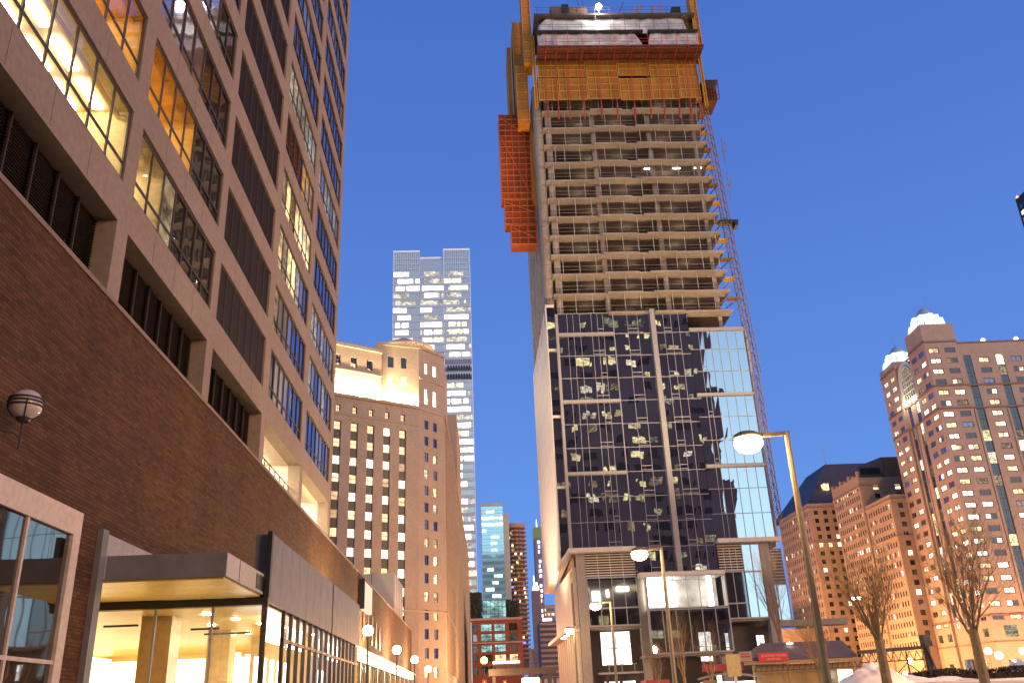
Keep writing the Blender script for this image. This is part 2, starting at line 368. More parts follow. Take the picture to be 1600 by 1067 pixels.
# ------------------------------------------------------------------ left office tower on its brick podium
def left_building():
    R = thing('office_building', 'brown concrete grid tower on a long brick podium with a canopied entrance', 'building', (-9, 20, 0))
    W = Wins(R, 98); F = Fr((-9, -20), (0, 1)); S = lambda y: y + 20
    bays = [(-4.4, 3.2), (3.9, 11.4), (12.1, 19.87), (20.6, 27.87), (28.6, 35.87), (36.9, 44.5), (45.65, 53.65)]
    rows = [(14.6 + 3.26 * k, 16.85 + 3.26 * k) for k in range(14)]
    holes = [(S(a), S(b), c, d) for a, b in bays for c, d in rows]
    mb = grid_wall(MB(), 0, 74.5, 13.47, 61.5, holes, .11)
    mb.quad((0, 0, 13.47), (0, .62, 13.47), (74.5, .62, 13.47), (74.5, 0, 13.47))
    for y in (11.75, 20.23, 28.23, 36.4, 45.1, 54.1):      # piers standing on the podium
        mb.box(S(y) - .36, S(y) + .36, .0, .62, 11.3, 13.47)
    mb.mi = 1
    for a, b in bays:
        for k in range(14):
            z0 = 13.5 if k == 0 else rows[k - 1][1]
            for q in (.25, .5, .75): mb.box(S(a + (b - a) * q) - .008, S(a + (b - a) * q) + .008, -.003, .003, z0 + .02, rows[k][0] - .02)
    F.build(mb, 'wall', [M['concrete'], M['joint']], R)
    mb = MB(); mb.prism([(-45, -20), (-9.02, -20), (-9.02, 54.48), (-45, 54.48)], 11.35, 61.45, skip=(1,)); mb.build('wall', M['concrete'], R)
    D, B, C, P = 'darkwin', 'bluewin', 'clear', 'palewin'
    special = {(2, 0): [C] * 7, (2, 1): ['bluewin', 'bluewin', 'darkwin', C, C, C, C], (3, 0): [C, C, 'lit_dim', D, D, D, D], (3, 1): [C, C, C, C, D, D, D],
               (3, 2): [P, P, P, 'palewin', D, D, D], (3, 3): [B, P, B, P, P, D, D], (5, 0): [D, P, P, P, B, B, B], (5, 1): ['lit_dim', 'palewin', 'palewin', 'palewin', B, B, B],
               (5, 2): ['lit_y', 'curtain', 'lit_y', 'lit_y', 'curtain', P, B], (5, 3): ['lit_dim', 'lit_y', 'lit_dim', 'lit_y', 'lit_y', 'lit_y', 'lit_y'],
               (5, 4): [D, D, D, D, 'lit_o', 'lit_o', 'lit_o'], (5, 5): ['curtain'] * 7, (6, 1): ['curtain', P, B, P, 'curtain', B, P], (6, 2): ['curtain', 'curtain', P, 'curtain', P, P, 'curtain'],
               (6, 4): [B, D, D, B, D, B, B], (6, 5): ['curtain', P, 'curtain', 'curtain', P, 'curtain', P]}
    for i, (a, b) in enumerate(bays):
        for k, (c, d) in enumerate(rows):
            if i == 4:
                q = MB(); q.quad((S(a), .1, c), (S(b), .1, c), (S(b), .1, d), (S(a), .1, d)); q.mi = 1
                for t in range(1, 7): q.box(S(a + (b - a) * t / 7) - .02, S(a + (b - a) * t / 7) + .02, .055, .098, c, d)
                n = 18
                q.mi = 0
                for t in range(n): q.box(S(a) + .03, S(b) - .03,   .075, .095, c + (d - c) * (t + .2) / n, c + (d - c) * (t + .55) / n)
                F.build(q, 'louvre_panel', [M['dkpanel'], M['bronze']], R); continue
            W.add(F, S(a), S(b), c, d, .1, special.get((i, k), [random.choice([B, B, B, D, P]) if i < 5 else random.choice([B] * 8 + [P]) for _ in range(7)]), 'bronze', 6, (.25,), .1)
    W.flush()
    def room(y0, y1, c, d, wall, lights):
        q = MB(); x0, x1 = -9.12, -12.2
        q.quad((x1, y0, c), (x1, y1, c), (x1, y1, d), (x1, y0, d)); q.quad((x0, y0, c), (x1, y0, c), (x1, y0, d), (x0, y0, d)); q.quad((x0, y1, c), (x0, y1, d), (x1, y1, d), (x1, y1, c))
        q.quad((x0, y0, d), (x1, y0, d), (x1, y1, d), (x0, y1, d)); q.quad((x0, y0, c), (x0, y1, c), (x1, y1, c), (x1, y0, c))
        for t in range(1, 3): q.box(x0 - .25, x0 - .32, y0, y1, d - .1 * t - .05, d - .1 * t)
        r = q.build('office_room', wall, R)
        for xa, xb, mt in lights:
            q = MB(); n = max(1, int((y1 - y0) / 1.5))
            for t in range(n): q.box(xa, xb, y0 + (y1 - y0) * (t + .12) / n, y0 + (y1 - y0) * (t + .88) / n, d - .07, d - .02)
            q.build('ceiling_light', M[mt], r)
    room(12.1, 19.87, 14.55, 16.86, M['roomwall'], [(-9.75, -10.0, 'officelamp'), (-10.45, -10.75, 'officelamp')])
    room(15.5, 19.87, 17.8, 20.12, M['orangewall'], [(-10.7, -11.2, 'officelamp')])
    room(20.6, 22.7, 14.55, 16.86, M['roomwall'], [(-10.2, -10.6, 'officelamp')])
    room(20.6, 24.7, 17.8, 20.12, M['orangewall'], [(-10.7, -11.2, 'officelamp')])
    # louvred plant level behind the piers
    for a, b in ((12.1, 19.87), (20.59, 27.87), (28.59, 36.04)):
        q = MB(); q.quad((S(a), .6, 11.3), (S(b), .6, 11.3), (S(b), .6, 13.47), (S(a), .6, 13.47))
        for t in range(26): z = 11.32 + t * .083; q.add([(S(a), .5, z), (S(b), .5, z), (S(b), .58, z + .05), (S(a), .58, z + .05)], [(0, 1, 2, 3)])
        for t in range(1, 7): q.box(S(a + (b - a) * t / 7) - .025, S(a + (b - a) * t / 7) + .025, .47, .59, 11.3, 13.47)
        F.build(q, 'louvre_panel', M['louvre'], R)
    # two lit loggias at the far end
    for a, b in ((36.76, 44.74), (45.46, 53.74)):
        q = MB(); x0, x1 = -9.63, -12.5
        q.quad((x1, a, 11.3), (x1, b, 11.3), (x1, b, 13.47), (x1, a, 13.47)); q.quad((x0, a, 11.3), (x1, a, 11.3), (x1, a, 13.47), (x0, a, 13.47)); q.quad((x0, b, 11.3), (x0, b, 13.47), (x1, b, 13.47), (x1, b, 11.3))
        q.quad((x0, a, 13.47), (x1, a, 13.47), (x1, b, 13.47), (x0, b, 13.47)); q.quad((x0, a, 11.34), (x0, b, 11.34), (x1, b, 11.34), (x1, a, 11.34))
        r = q.build('loggia', M['loggiawall'], R)
        q = MB()
        for t in (.2, .5, .8): q.box(-10.9, -11.2, a + (b - a) * t - 1, a + (b - a) * t + 1, 13.38, 13.44)
        q.build('ceiling_light', M['loggialamp'], r)
    q = MB()
    for z in (11.75, 12.3): q.box(-9.5, -9.53, 36.78, 44.7, z, z + .04)
    for t in range(8): q.box(-9.49, -9.54, 37 + t * 1.08, 37.04 + t * 1.08, 11.3, 12.33)
    q.build('railing', M['blackmetal'], R)
    # brick podium
    q = grid_wall(MB(), 0, 146, 0, 11.3, [(41.6, 66.4, 0, 5.8)], .4); F.build(q, 'podium_wall', M['brick'], R)
    q = MB(); q.prism([(-40, -20), (-9.02, -20), (-9.02, 126), (-40, 126)], 0, 11.28, skip=(1,)); q.build('podium_wall', M['brick'], R)
    q = MB(); q.box(-9.25, -8.95, -20, 126.05, 11.3, 11.42); q.build('coping', M['coping'], R)
    # white framed show window
    q = MB(); q.box(-8.98, -8.84, 13, 20.08, 5.42, 5.95); q.box(-8.98, -8.84, 19.72, 20.08, 0, 5.42); q.box(-8.98, -8.84, 12.5, 13, 0, 5.95); w = q.build('window', M['whitestone'], R)
    q = MB(); q.box(-8.95, -8.87, 17.7, 17.78, 0, 5.42); q.box(-8.95, -8.87, 13, 17.7, 2.73, 2.81); q.box(-8.95, -8.87, 17.78, 19.72, 2.73, 2.81); q.build('mullion', M['whitestone'], w)
    for a, b, c, d in ((13, 17.7, 2.81, 5.42), (17.78, 19.72, 2.81, 5.42), (13, 17.7, 0, 2.73), (17.78, 19.72, 0, 2.73)):
        q = MB(); q.quad((-8.92, a, c), (-8.92, b, c), (-8.92, b, d), (-8.92, a, d)); q.build('pane', M['showglass'], w)
    # entrance: jamb fin, header panel, canopy, glass front, fascia
    q = MB(); q.box(-9.3, -8.86, 21.32, 21.66, 0, 5.84); q.build('jamb', M['greymetal'], R)
    q = MB(); q.box(-8.995, -8.93, 21.66, 46.3, 4.74, 5.8); q.build('header_panel', M['palemetal'], R)
    q = MB(); q.box(-13.5, -6.06, 21.9, 25.78, 4.72, 5.29); c = q.build('canopy', M['greymetal'], R)
    q = MB(); q.box(-6.058, -6.045, 21.9, 25.78, 4.73, 5.28); q.build('painted_light_edge', M['edge_lit_tone'], c)  # thin pale sheet painting street light onto the canopy side
    for x in (-8.6, -7.2): lamp('SPOT', (x, 24.2, .25), 260, (1, .76, .36), .15, (x, 24.0, 4.6), 110)  # unseen upward spots added to brighten the canopy soffit
    q = MB()
    for t in range(4): q.box(-13.4, -6.12, 21.98 + t * .94, 22.9 + t * .94, 4.665, 4.715)
    q.build('soffit', M['creampanel'], c)
    q = MB(); q.box(-6.044, -6.036, 23.1, 23.13, 4.74, 5.27); q.box(-6.044, -6.03, 24.9, 25.78, 4.8, 5.2); q.build('joint', M['blackmetal'], c)
    q = MB(); q.box(-14, -5.9, 25.8, 26.0, 4.45, 4.66); q.box(-6.0, -5.87, 25.75, 25.95, 4.66, 6.5); q.build('beam', M['blackmetal'], R)
    q = MB(); y = 25.95
    n = 8
    for t in range(n):
        a, b = 26.0 + 11.3 * t / n, 26.0 + 11.3 * (t + 1) / n - .018; q.box(-6.4, -5.9, a, b, 4.52, 6.46)
        a, b = 37.6 + 8.4 * t / n, 37.6 + 8.4 * (t + 1) / n - .018; q.box(-6.4, -5.9, a, b, 4.52, 6.46)
    q.mi = 1; q.box(-9, -6.4, 26.02, 46, 4.53, 4.64); q.build('fascia', [M['greymetal'], M['darkroof']], R)
    # lobby
    q = MB()
    q.quad((-18, 26, 0), (-18, 46, 0), (-18, 46, 4.5), (-18, 26, 4.5)); q.quad((-18, 46, 0), (-5.95, 46, 0), (-5.95, 46, 4.5), (-18, 46, 4.5)); q.quad((-18, 20, .02), (-5.95, 20, .02), (-5.95, 46, .02), (-18, 46, .02))
    q.quad((-18, 20, 0), (-18, 26, 0), (-18, 26, 4.65), (-18, 20, 4.65)); q.quad((-18, 20.5, 0), (-9.3, 20.5, 0), (-9.3, 20.5, 4.65), (-18, 20.5, 4.65))
    r = q.build('lobby', M['cream'], R)
    q = MB()
    for t in range(16):
        q.box(-18, -6.02, 26.02 + t * 1.24, 26.02 + t * 1.24 + 1.22, 4.44, 4.49)
    q.build('ceiling', M['creampanel'], r)
    for x, y, w, d in ((-9.6, 28.2, .9, .9), (-9.2, 33.5, .8, .8)):
        q = MB(); q.box(x - w / 2, x + w / 2, y - d / 2, y + d / 2, .02, 4.44); q.build('column', M['lobbystone'], r)
    q = MB(); q.box(-9.0, -6.4, 37.0, 37.4, .02, 4.44); q.build('partition', M['lobbystone'], r)
    q = MB(); q.box(-17.9, -17.5, 27, 45, .1, 4.3); q.box(-17.4, -10.4, 41.9, 42.3, 2.1, 4.0); q.build('light_wall', M['lobbyglow'], r)
    q = MB()
    for k in range(5): q.box(-13.6 + k * .75, -13.5 + k * .75, 41.6, 41.8, .02, 2.4)
    q.box(-13.7, -10.4, 41.6, 41.8, 2.4, 2.6); q.build('door_screen', M['lobbystone'], r)
    for x, y in ((-8.1, 27.6), (-7.7, 29.4), (-7.3, 31.2), (-6.9, 33.0), (-6.7, 35.2), (-6.5, 36.6), (-8.9, 31.0), (-8.6, 34.8)): q = MB(); q.lathe([(.001, -.01), (.13, -.01), (.13, .02)], (x, y, 4.425), 12); q.build('downlight', M['spotlens'], r)
    for x, y, l in ((-10.6, 27.6, 1.0), (-8.7, 29.6, .9), (-8.5, 31.6, 1.6)): q = MB(); q.box(x - l / 2, x + l / 2, y, y + .08, 4.16, 4.22); q.build('pendant_bar', M['blackmetal'], r)
    g = MB()
    for a, b in ((-12, -9.02), (-9, -7.44), (-7.42, -5.98)): g.quad((a, 25.9, 0), (b, 25.9, 0), (b, 25.9, 4.45), (a, 25.9, 4.45))
    gl = g.build('entrance_glazing', M['clear'], R)
    q = MB()
    for x in (-9.01, -7.43): q.box(x - .03, x + .03, 25.86, 25.94, 0, 4.45)
    q.build('mullion', M['greymetal'], gl)
    # street-side glass under the fascia
    g = MB(); q = MB(); q.box(-6.1, -5.95, 26.0, 26.12, 0, 4.52)
    for t in range(15):
        y = 28.4 + t * 1.18; q.box(-6.05, -5.93, y, y + .09, 0, 4.52)
    q.box(-6.05, -5.94, 28.4, 46, 3.62, 3.72); q.build('mullion', M['bronze'], R)
    g.quad((-6.0, 28.4, 0), (-6.0, 46, 0), (-6.0, 46, 4.5), (-6.0, 28.4, 4.5)); g.build('shop_glazing', M['shopglass'], R)
    q = MB()
    for y0, y1 in ((28.7, 31.2), (32.6, 35.6), (37.5, 39.5), (41, 44.5)): q.box(-6.7, -6.6, y0, y1, 3.72, 4.4)
    for k in range(14): q.box(-7.5, -7.4, 29 + k * 1.2, 29.2 + k * 1.2, .5, 3.4)
    q.build('shop_light', M['tubew'], R)
    # far storefront along the podium
    q = MB(); q.box(-9, -8.2, 46.2, 122, 5.35, 5.65); q.build('shop_canopy', M['bronze'], R)
    q = MB(); q.box(-8.95, -8.45, 46.4, 121.5, 5.0, 5.33); q.build('strip_light', M['stripe'], R)
    q = MB(); q.quad((-8.97, 46.2, 0), (-8.97, 122, 0), (-8.97, 122, 4.98), (-8.97, 46.2, 4.98)); q.mi = 1
    for t in range(52): y = 46.4 + t * 1.47; q.box(-8.96, -8.8, y, y + (.1 if t % 4 else .6), 0, 4.98)
    q.build('shop_glazing', [M['lit_store'], M['bronze']], R)
    for t in range(5): q = MB(); q.box(-9, -8.93, 72 + t * 3.0, 72.9 + t * 3.0, 6.6, 9.4 - .25 * t); q.build('slit_panel', M['louvre'], R)
    q = MB(); q.box(-9.6, -9.3, 70, 126, 11.3, 11.5); q.build('coping', M['coping'], R)
    # roof box on the podium
    q = MB(); q.box(-26, -10.2, 112, 125.5, 11.3, 17.2); q.mi = 1
    for t in range(5): q.box(-10.21, -10.17, 112.5 + t * 2.6, 112.56 + t * 2.6, 11.3, 17.2); q.box(-25 + t * 3, -24.94 + t * 3, 111.97, 112.01, 11.3, 17.2)
    q.build('roof_box', [M['palemetal'], M['joint']], R)
    return R
M['whitestone'] = solid('warm_white_stone', (.7, .57, .44), .6, .06)
M['palemetal'] = solid('pale_grey_metal', (.4, .38, .36), .5, .05)
M['showglass'] = mirror('show_window_glass', (.016, .012, .01), .12, .02, .08, .35)
M['shopglass'] = clear('shop_glass', (.8, .8, .8), .18)
M['edge_lit_tone'] = solid('light_painted_edge', (.5, .44, .38), .5, .06)  # paler than the canopy: light on this side put into the colour
M['lobbyglow'] = emit('emissive_lobby_wall', (1, .78, .42), 4.6)  # wall set to emit, lighting the lobby
M['loggialamp'] = emit('loggia_lamp', (1, .9, .7), 110.)
M['loggiawall'] = solid('loggia_plaster', (.78, .68, .52), .7, .05)
M['spotlens'] = emit('downlight_lens', (1, .8, .42), 130.)
left_building()

t = thing('wall_lamp', 'round white globe lamp with black hoops on a bracket on the brick wall', 'lamp', (-8.5, 16.15, 7.0))
q = MB(); q.lathe([(.001, -.3), (.12, -.275), (.21, -.215), (.275, -.12), (.3, 0), (.275, .12), (.21, .215), (.12, .275), (.001, .3)], (-8.5, 16.15, 7.22), 24); q.build('globe', M['globeglass'], t, smooth=True)
q = MB()
for z, r in ((.1, .29), (.03, .305), (-.04, .3)): q.lathe([(r, -.014), (r + .022, -.014), (r + .022, .014), (r, .014), (r, -.014)], (-8.5, 16.15, 7.22 + z), 24)
for k in range(4):
    a = k * PI / 2 + .5; pts = [(math.cos(a) * .31 * math.cos(b), math.sin(a) * .31 * math.cos(b), .31 * math.sin(b)) for b in [x * .22 - 1.25 for x in range(7)]]
    for p0, p1 in zip(pts, pts[1:]): q.tube((-8.5 + p0[0], 16.15 + p0[1], 7.22 + p0[2]), (-8.5 + p1[0], 16.15 + p1[1], 7.22 + p1[2]), .011, n=5)
q.build('cage', M['blackmetal'], t)
q = MB(); q.lathe([(.001, 0), (.1, 0), (.14, .08), (.001, .09)], (-8.5, 16.15, 6.88), 14); q.tube((-8.5, 16.15, 6.9), (-8.5, 16.15, 6.35), .02); pts = [(-8.5, 16.15, 6.55), (-8.55, 16.0, 6.62), (-8.7, 15.8, 6.62), (-8.85, 15.6, 6.55), (-9, 15.4, 6.4)]
for p0, p1 in zip(pts, pts[1:]): q.tube(p0, p1, .018)
q.build('bracket', M['darkpole'], t)

t = thing('wall_sign', 'small cream lit sign with dark edge standing out from the brick podium', 'sign', (-8.7, 72, 8.7))
q = MB(); q.box(-8.98, -8.55, 69.3, 69.5, 8.7, 10.9); q.build('casing', M['blackmetal'], t)
q = MB()
for k in range(3): q.box(-8.62, -8.59, 70.8 + k * 1.3, 70.86 + k * 1.3, 8.8, 10.75)
q.build('joint', M['whitestone'], t)
q = MB(); q.box(-8.98, -8.6, 69.52, 74.9, 8.75, 10.8); q.build('face', M['signlit'], t)
# ------------------------------------------------------------------ limestone building with chamfered corner (uplit crown)
def limestone_building():
    R = thing('stone_building', 'beige limestone block with chamfered corner and floodlit top storeys behind the brick podium', 'building', (-14, 185, 0))
    W = Wins(R, 98)
    V1 = (-11.52, 180.0); uA = (.845, .534); LA = 24.0; oA = (V1[0] - LA * uA[0], V1[1] - LA * uA[1])
    A = Fr(oA, uA); C1 = (-6.32, 186.08); C = Fr(V1, (C1[0] - V1[0], C1[1] - V1[1])); LC = C.len
    dE = (-3.2, 400.0); Dd = Fr(C1, (dE[0] - C1[0], dE[1] - C1[1]))
    ts = [18.56, 14.88, 11.2, 7.52, 3.84, 22.24]; colsA = sorted((LA - t - .78, LA - t + .78) for t in ts)
    rows = [(54.0 - 3.58 * k, 55.75 - 3.58 * k) for k in range(14)]
    kinds = [('darkwin', 1.6), ('lit_y', 3), ('lit_w', 4), ('lit_ww', 2), ('lit_dim', 1.5), ('palewin', 1)]
    base = [(a - .1, b + .1, 1, 4.2) for a, b in colsA]
    strip = [(a, b, rows[-1][0], 55.75) for a, b in colsA]; arch = [(a + .3, b - .3, 57.7, 59.2) for a, b in colsA]
    F_ = MB(); grid_wall(F_, 0, LA, 0, 61.2, strip + arch, .4)
    F_.mi = 1
    for a, b in colsA:
        for c, d in rows: fbox(F_, a, b, -.4, -.3, d, d + 1.83) if d < 55 else None
    F_.mi = 2
    fbox(F_, -.2, LA + .1, 0, .45, 60.9, 61.5); fbox(F_, 0, LA + .05, 0, .18, 57.1, 57.3); fbox(F_, 0, LA + .05, 0, .15, 18.9, 19.3)
    for a, b in colsA: fbox(F_, a - .4, a - .25, 0, .12, 56.2, 56.5); fbox(F_, (a + b) / 2 - .15, (a + b) / 2 + .15, 0, .14, 59.7, 60.1)
    A.build(F_, 'wall', [M['limestone'], M['greenspan'], M['coping2']], R)
    for i, (a, b) in enumerate(colsA):
        for j, (c, d) in enumerate(rows):
            k = weighted(kinds if j > 1 else [('darkwin', 4), ('lit_w', 1)]); W.add(A, a, b, c, d, .35, k, 'bronze', 0, (.5,), .06)
        W.add(A, a + .3, b - .3, 57.7, 59.2, .35, 'darkwin', 'bronze', 1, (.5,), .08)
    # set-back upper storeys along A, flush pavilion on the corner
    A2 = Fr((oA[0] - A.n[0] * 1.3, oA[1] - A.n[1] * 1.3), uA); LA2 = LA - 8.4
    up = [(LA - t - .7, LA - t + .7) for t in (22.24, 18.56, 14.88, 11.2)]
    facade(R, W, A2, LA2, 61.2, 72.6, up, [(62.2, 66.2), (68.3, 70.6)], 'limestone', lambda i, j: 'lit_ww' if j == 0 else 'darkwin', .4, 'bronze', 1, (.45,), 'upper_wall')
    mb = MB()
    fbox(mb, -.2, LA2, 0, .5, 72.6, 73.3); fbox(mb, 0, LA2, 0, .25, 67.2, 67.5)
    for k in range(14): fbox(mb, .4 + k * 1.1, .75 + k * 1.1, .02, .3, 73.3, 73.75)
    A2.build(mb, 'cornice', M['coping2'], R)
    q0 = A.at(LA - 9.2, -2.4, 0); Q = (q0[0], q0[1]); B = Fr(Q, (V1[0] - Q[0], V1[1] - Q[1])); LB = B.len
    facade(R, W, B, LB, 61.2, 75.0, [(2.6, 3.9), (5.5, 6.8)], [(66.0, 68.0), (70.0, 72.6)], 'limestone', lambda i, j: 'lit_ww' if j == 1 and False else 'darkwin' if j else 'lit_w', .35, 'bronze', 1, (.5,), 'pavilion_wall')
    facade(R, W, C, LC, 0, 75.0, [(1.75, 2.95), (4.45, 5.65)], [(r0 - 0.0, r0 + 1.95) for r0 in [3.2 + 3.58 * k for k in range(16)]] + [(62.6, 66.2), (69.6, 72.2)], 'limestone',
           lambda i, j: 'lit_ww' if j >= 16 else weighted([('bluewin', 4), ('lit_y', 3), ('lit_w', 4), ('palewin', 2)]), .3, 'bronze', 1, (.5,), 'pavilion_wall')
    mb = MB()
    for Fx, ln in ((B, LB), (C, LC)):
        pass
    fbox(mb, 0, LB, 0, .35, 75.0, 75.6); B.build(mb, 'cornice', M['coping2'], R)
    for s0, s1, dd, za, zb in ((-.1, LC + .1, .35, 75.0, 75.6), (0, LC, .2, 68.0, 68.35), (0, LC, .22, 60.9, 61.5), (0, LC, .15, 18.9, 19.3)): mb = MB(); fbox(mb, s0, s1, 0, dd, za, zb); C.build(mb, 'cornice', M['coping2'], R)
    # body behind: roofs and the unseen sides
    mb = MB(); bk = (-40, 400); mb.prism([oA, V1, C1, dE, (-46, 400)], 0, 61.0, skip=(0, 1, 2)); mb.build('roof', M['roofbox'], R)
    mb = MB(); p2 = [A2.at(0, -.02, 0)[:2], A2.at(LA2, -.02, 0)[:2], (Q[0] + 3, Q[1] + 30), (-44, 225)]; mb.prism(p2, 61.1, 72.55, skip=(0,)); mb.build('roof', M['roofbox'], R)
    mb = MB(); mb.prism([Q, V1, C1, (C1[0] + .25, C1[1] + 16), (Q[0] + 1, Q[1] + 22)], 61.1, 74.95, skip=(0, 1)); mb.build('pavilion_wall', M['limestone'], R)
    cx, cy = -16.2, 196.5; oc = lambda r: [(cx + r * math.cos(PI / 8 + k * PI / 4), cy + r * .9 * math.sin(PI / 8 + k * PI / 4)) for k in range(8)]
    mb = MB(); mb.prism(oc(7.2), 74.9, 80.8); mb.mi = 1; mb.prism(oc(7.7), 80.8, 81.2, True, True)
    for k in range(8):
        a, b = oc(7.35)[k], oc(7.35)[(k + 1) % 8]
        for t in range(5): x = a[0] + (b[0] - a[0]) * (t + .5) / 5; y = a[1] + (b[1] - a[1]) * (t + .5) / 5; mb.box(x - .2, x + .2, y - .2, y + .2, 80.0, 80.75)
    mb.prism(oc(7.7), 81.2, 84.2, True, False, (), [(cx + (x - cx) * .15, cy + (y - cy) * .15) for x, y in oc(7.7)]); mb.build('octagon_drum', [M['limestone'], M['coping2']], R)
    # long street face, seen edge-on, and the taller middle part further back
    cols = [(6 + 5.2 * k, 7.7 + 5.2 * k) for k in range(38)]; rws = [(9 + 3.58 * k, 11 + 3.58 * k) for k in range(14)]
    mb = grid_wall(MB(), 0, Dd.len, 0, 61.2, [(a, b, c, d) for a, b in cols for c, d in rws], .3)
    for a, b in cols:
        fbox(mb, a - 1.9, a - 1.3, 0, .35, 8, 60)
    fbox(mb, 0, Dd.len, 0, .4, 60.6, 61.6); fbox(mb, 0, Dd.len, 0, .3, 19, 19.5); Dd.build(mb, 'street_wall', M['limestone'], R)
    for a, b in cols:
        for c, d in rws: W.add(Dd, a, b, c, d, .28, weighted([('darkwin', 6), ('lit_y', 2), ('lit_dim', 2)]), 'bronze', 1, (), .09)
    mb = MB(); mb.prism([(-30, 300), (-5.75, 300), (-5.2, 345), (-30, 345)], 61, 98); mb.build('middle_block', M['granite3'], R)
    # lit street-level shopfront on the chamfer
    mb = MB(); fbox(mb, 1.2, 6.2, .01, .2, .2, 4.4); mb.mi = 1; fbox(mb, 1.0, 6.4, .2, .6, 4.4, 4.8); C.build(mb, 'shopfront', [M['lit_ww'], M['bronze']], R)
    # uplights standing on the ledges
    mb = MB(); P = []
    for s in (1.5, 5.2, 7.4, 9.6, 11.0, 12.9, 14.7): P.append(A.at(s, -.2, 61.55))
    for s in (1.0, 4.6, 8.2): P.append(B.at(s, .5, 61.55)) if s < LB - 1 else None
    for p in P: mb.box(p[0] - .18, p[0] + .18, p[1] - .18, p[1] + .18, p[2] - .05, p[2] + .2)
    mb.build('uplight', M['uplamp'], R)
    for p in P: lamp('POINT', (p[0], p[1], p[2] + .35), 6500, (1, .76, .42), .25)
    for s, d in ((-5.0, 0),):
        pass
    for k in range(4):
        a = -PI / 2 - .9 + k * .6; lamp('POINT', (cx + 8.4 * math.cos(a), cy + 7.6 * math.sin(a), 76.4), 2600, (1, .66, .34), .3)
    W.flush(); return R
M['coping2'] = solid('pale_limestone_trim', (.42, .32, .225), .8, .08)
limestone_building()

# ------------------------------------------------------------------ tall glass tower behind it
def glass_tower():
    R = thing('office_tower', 'tall pale blue glass office tower with notched top and many lit floors', 'tower', (-19, 415, 0))
    W = Wins(R, 99); X = [(-38.6, -25.1, 219.5), (-25.1, -13.1, 216.0), (-13.1, .4, 220.2)]; fh = 4.05
    F = Fr((-38.6, 400), (1, 0))
    mb = MB(); mb.prism([(-38.6, 400.3), (.4, 400.3), (.4, 432), (-38.6, 432)], 0, 214, top=True)
    for x0, x1, zt in X:
        if zt > 217: mb.box(x0, x1, 400.25, 431, 213.9, zt - .6)
        else: mb.box(x0, x1, 401.2, 431, 213.9, zt - .6)
    mb.build('core', M['tower_glass'], R)
    mb = MB()
    for x0, x1, zt in X:
        y = 400.0 if zt > 217 else 401
        mb.box(x0 + .1, x1 - .1, y - .15, y + .2, zt - 1.1, zt); mb.box(x0 - .12, x0 + .12, y - .25, y + .2, 40, zt)
        for k in range(14): x = x0 + (x1 - x0) * (k + .5) / 14; mb.box(x - .06, x + .06, y - .1, y + .15, 205.5 if zt > 217 else 210, zt)
        for z in (208.5, 211.5, 214.5): mb.box(x0, x1, y - .1, y + .1, z, z + .18)
    mb.box(.28, .55, 399.7, 400.2, 40, 220.2); mb.build('fin', M['whiteglow'], R)
    for (x0, x1, zt) in X:
        k = 0; z = 204
        while z > 50:
            if x0 < -13.2 and z < 160: break
            n = 12; bright = 1 if z < 166 else (.95 if x0 == -25.1 else .85); lo = ['tower_glass'] * n
            if random.random() < bright + .25:
                a = random.randint(0, 7) if bright < .8 else random.randint(0, 2); ln = random.randint(2, 6) if bright < .8 else random.randint(6, 12); key = weighted([('lit_ww', 5), ('lit_w', 2), ('lit_tower', 3)])
                for t in range(a, min(n, a + ln)): lo[t] = key if random.random() < .93 else 'lit_tower'
                if random.random() < .6:
                    for t in range(n):
                        if lo[t] == 'tower_glass' and random.random() < .4: lo[t] = 'lit_tower'
            if x0 > -14 and 146 < z < 158: lo = ['mechgrey'] * n
            W.add(F, x0 + 38.6 + .1, x1 + 38.6 - .1, z + .5, z + fh - .9, -.02 if x0 != -25.1 else -.005, lo, 'towerband', 11, (), .1); z -= fh
    mb = MB(); z = 204
    while z > 50: mb.box(-38.6, .3, 399.7, 400.24, z - .9, z + .45); z -= fh
    mb.build('spandrel', M['towerband'], R)
    mb = MB()
    for z in (148.6, 153.0):
        mb = MB(); mb.box(-12.2, .2, 399.72, 399.96, z - .2, z)
        for k in range(9): mb.box(-11.6 + k * 1.3, -10.9 + k * 1.3, 399.5, 399.96, z, z + 2.4)
        mb.build('louvre', M['blackmetal'], R)
    E = Fr((.4, 400), (0, 1)); mb = MB()
    for k in range(42): z = 204 - fh * k; mb.mi = 0 if random.random() < .6 else 1; fbox(mb, .4, 26, .01, .12, z + .4, z + 3.1)
    E.build(mb, 'side_window', [M['lit_ww'], M['whiteglow']], R)
    W.flush(); return R
M['lit_tower'] = litwin('lit_tower_dim', (.95, .88, .7), 1.1, .3, .6)
M['mechgrey'] = solid('mechanical_band', (.16, .17, .22), .5)
M['towerband'] = solid('grey_blue_spandrel', (.4, .43, .52), .4, .05)
M['whiteglow'] = solid('pale_blue_metal', (.75, .78, .85), .4, .04)
glass_tower()

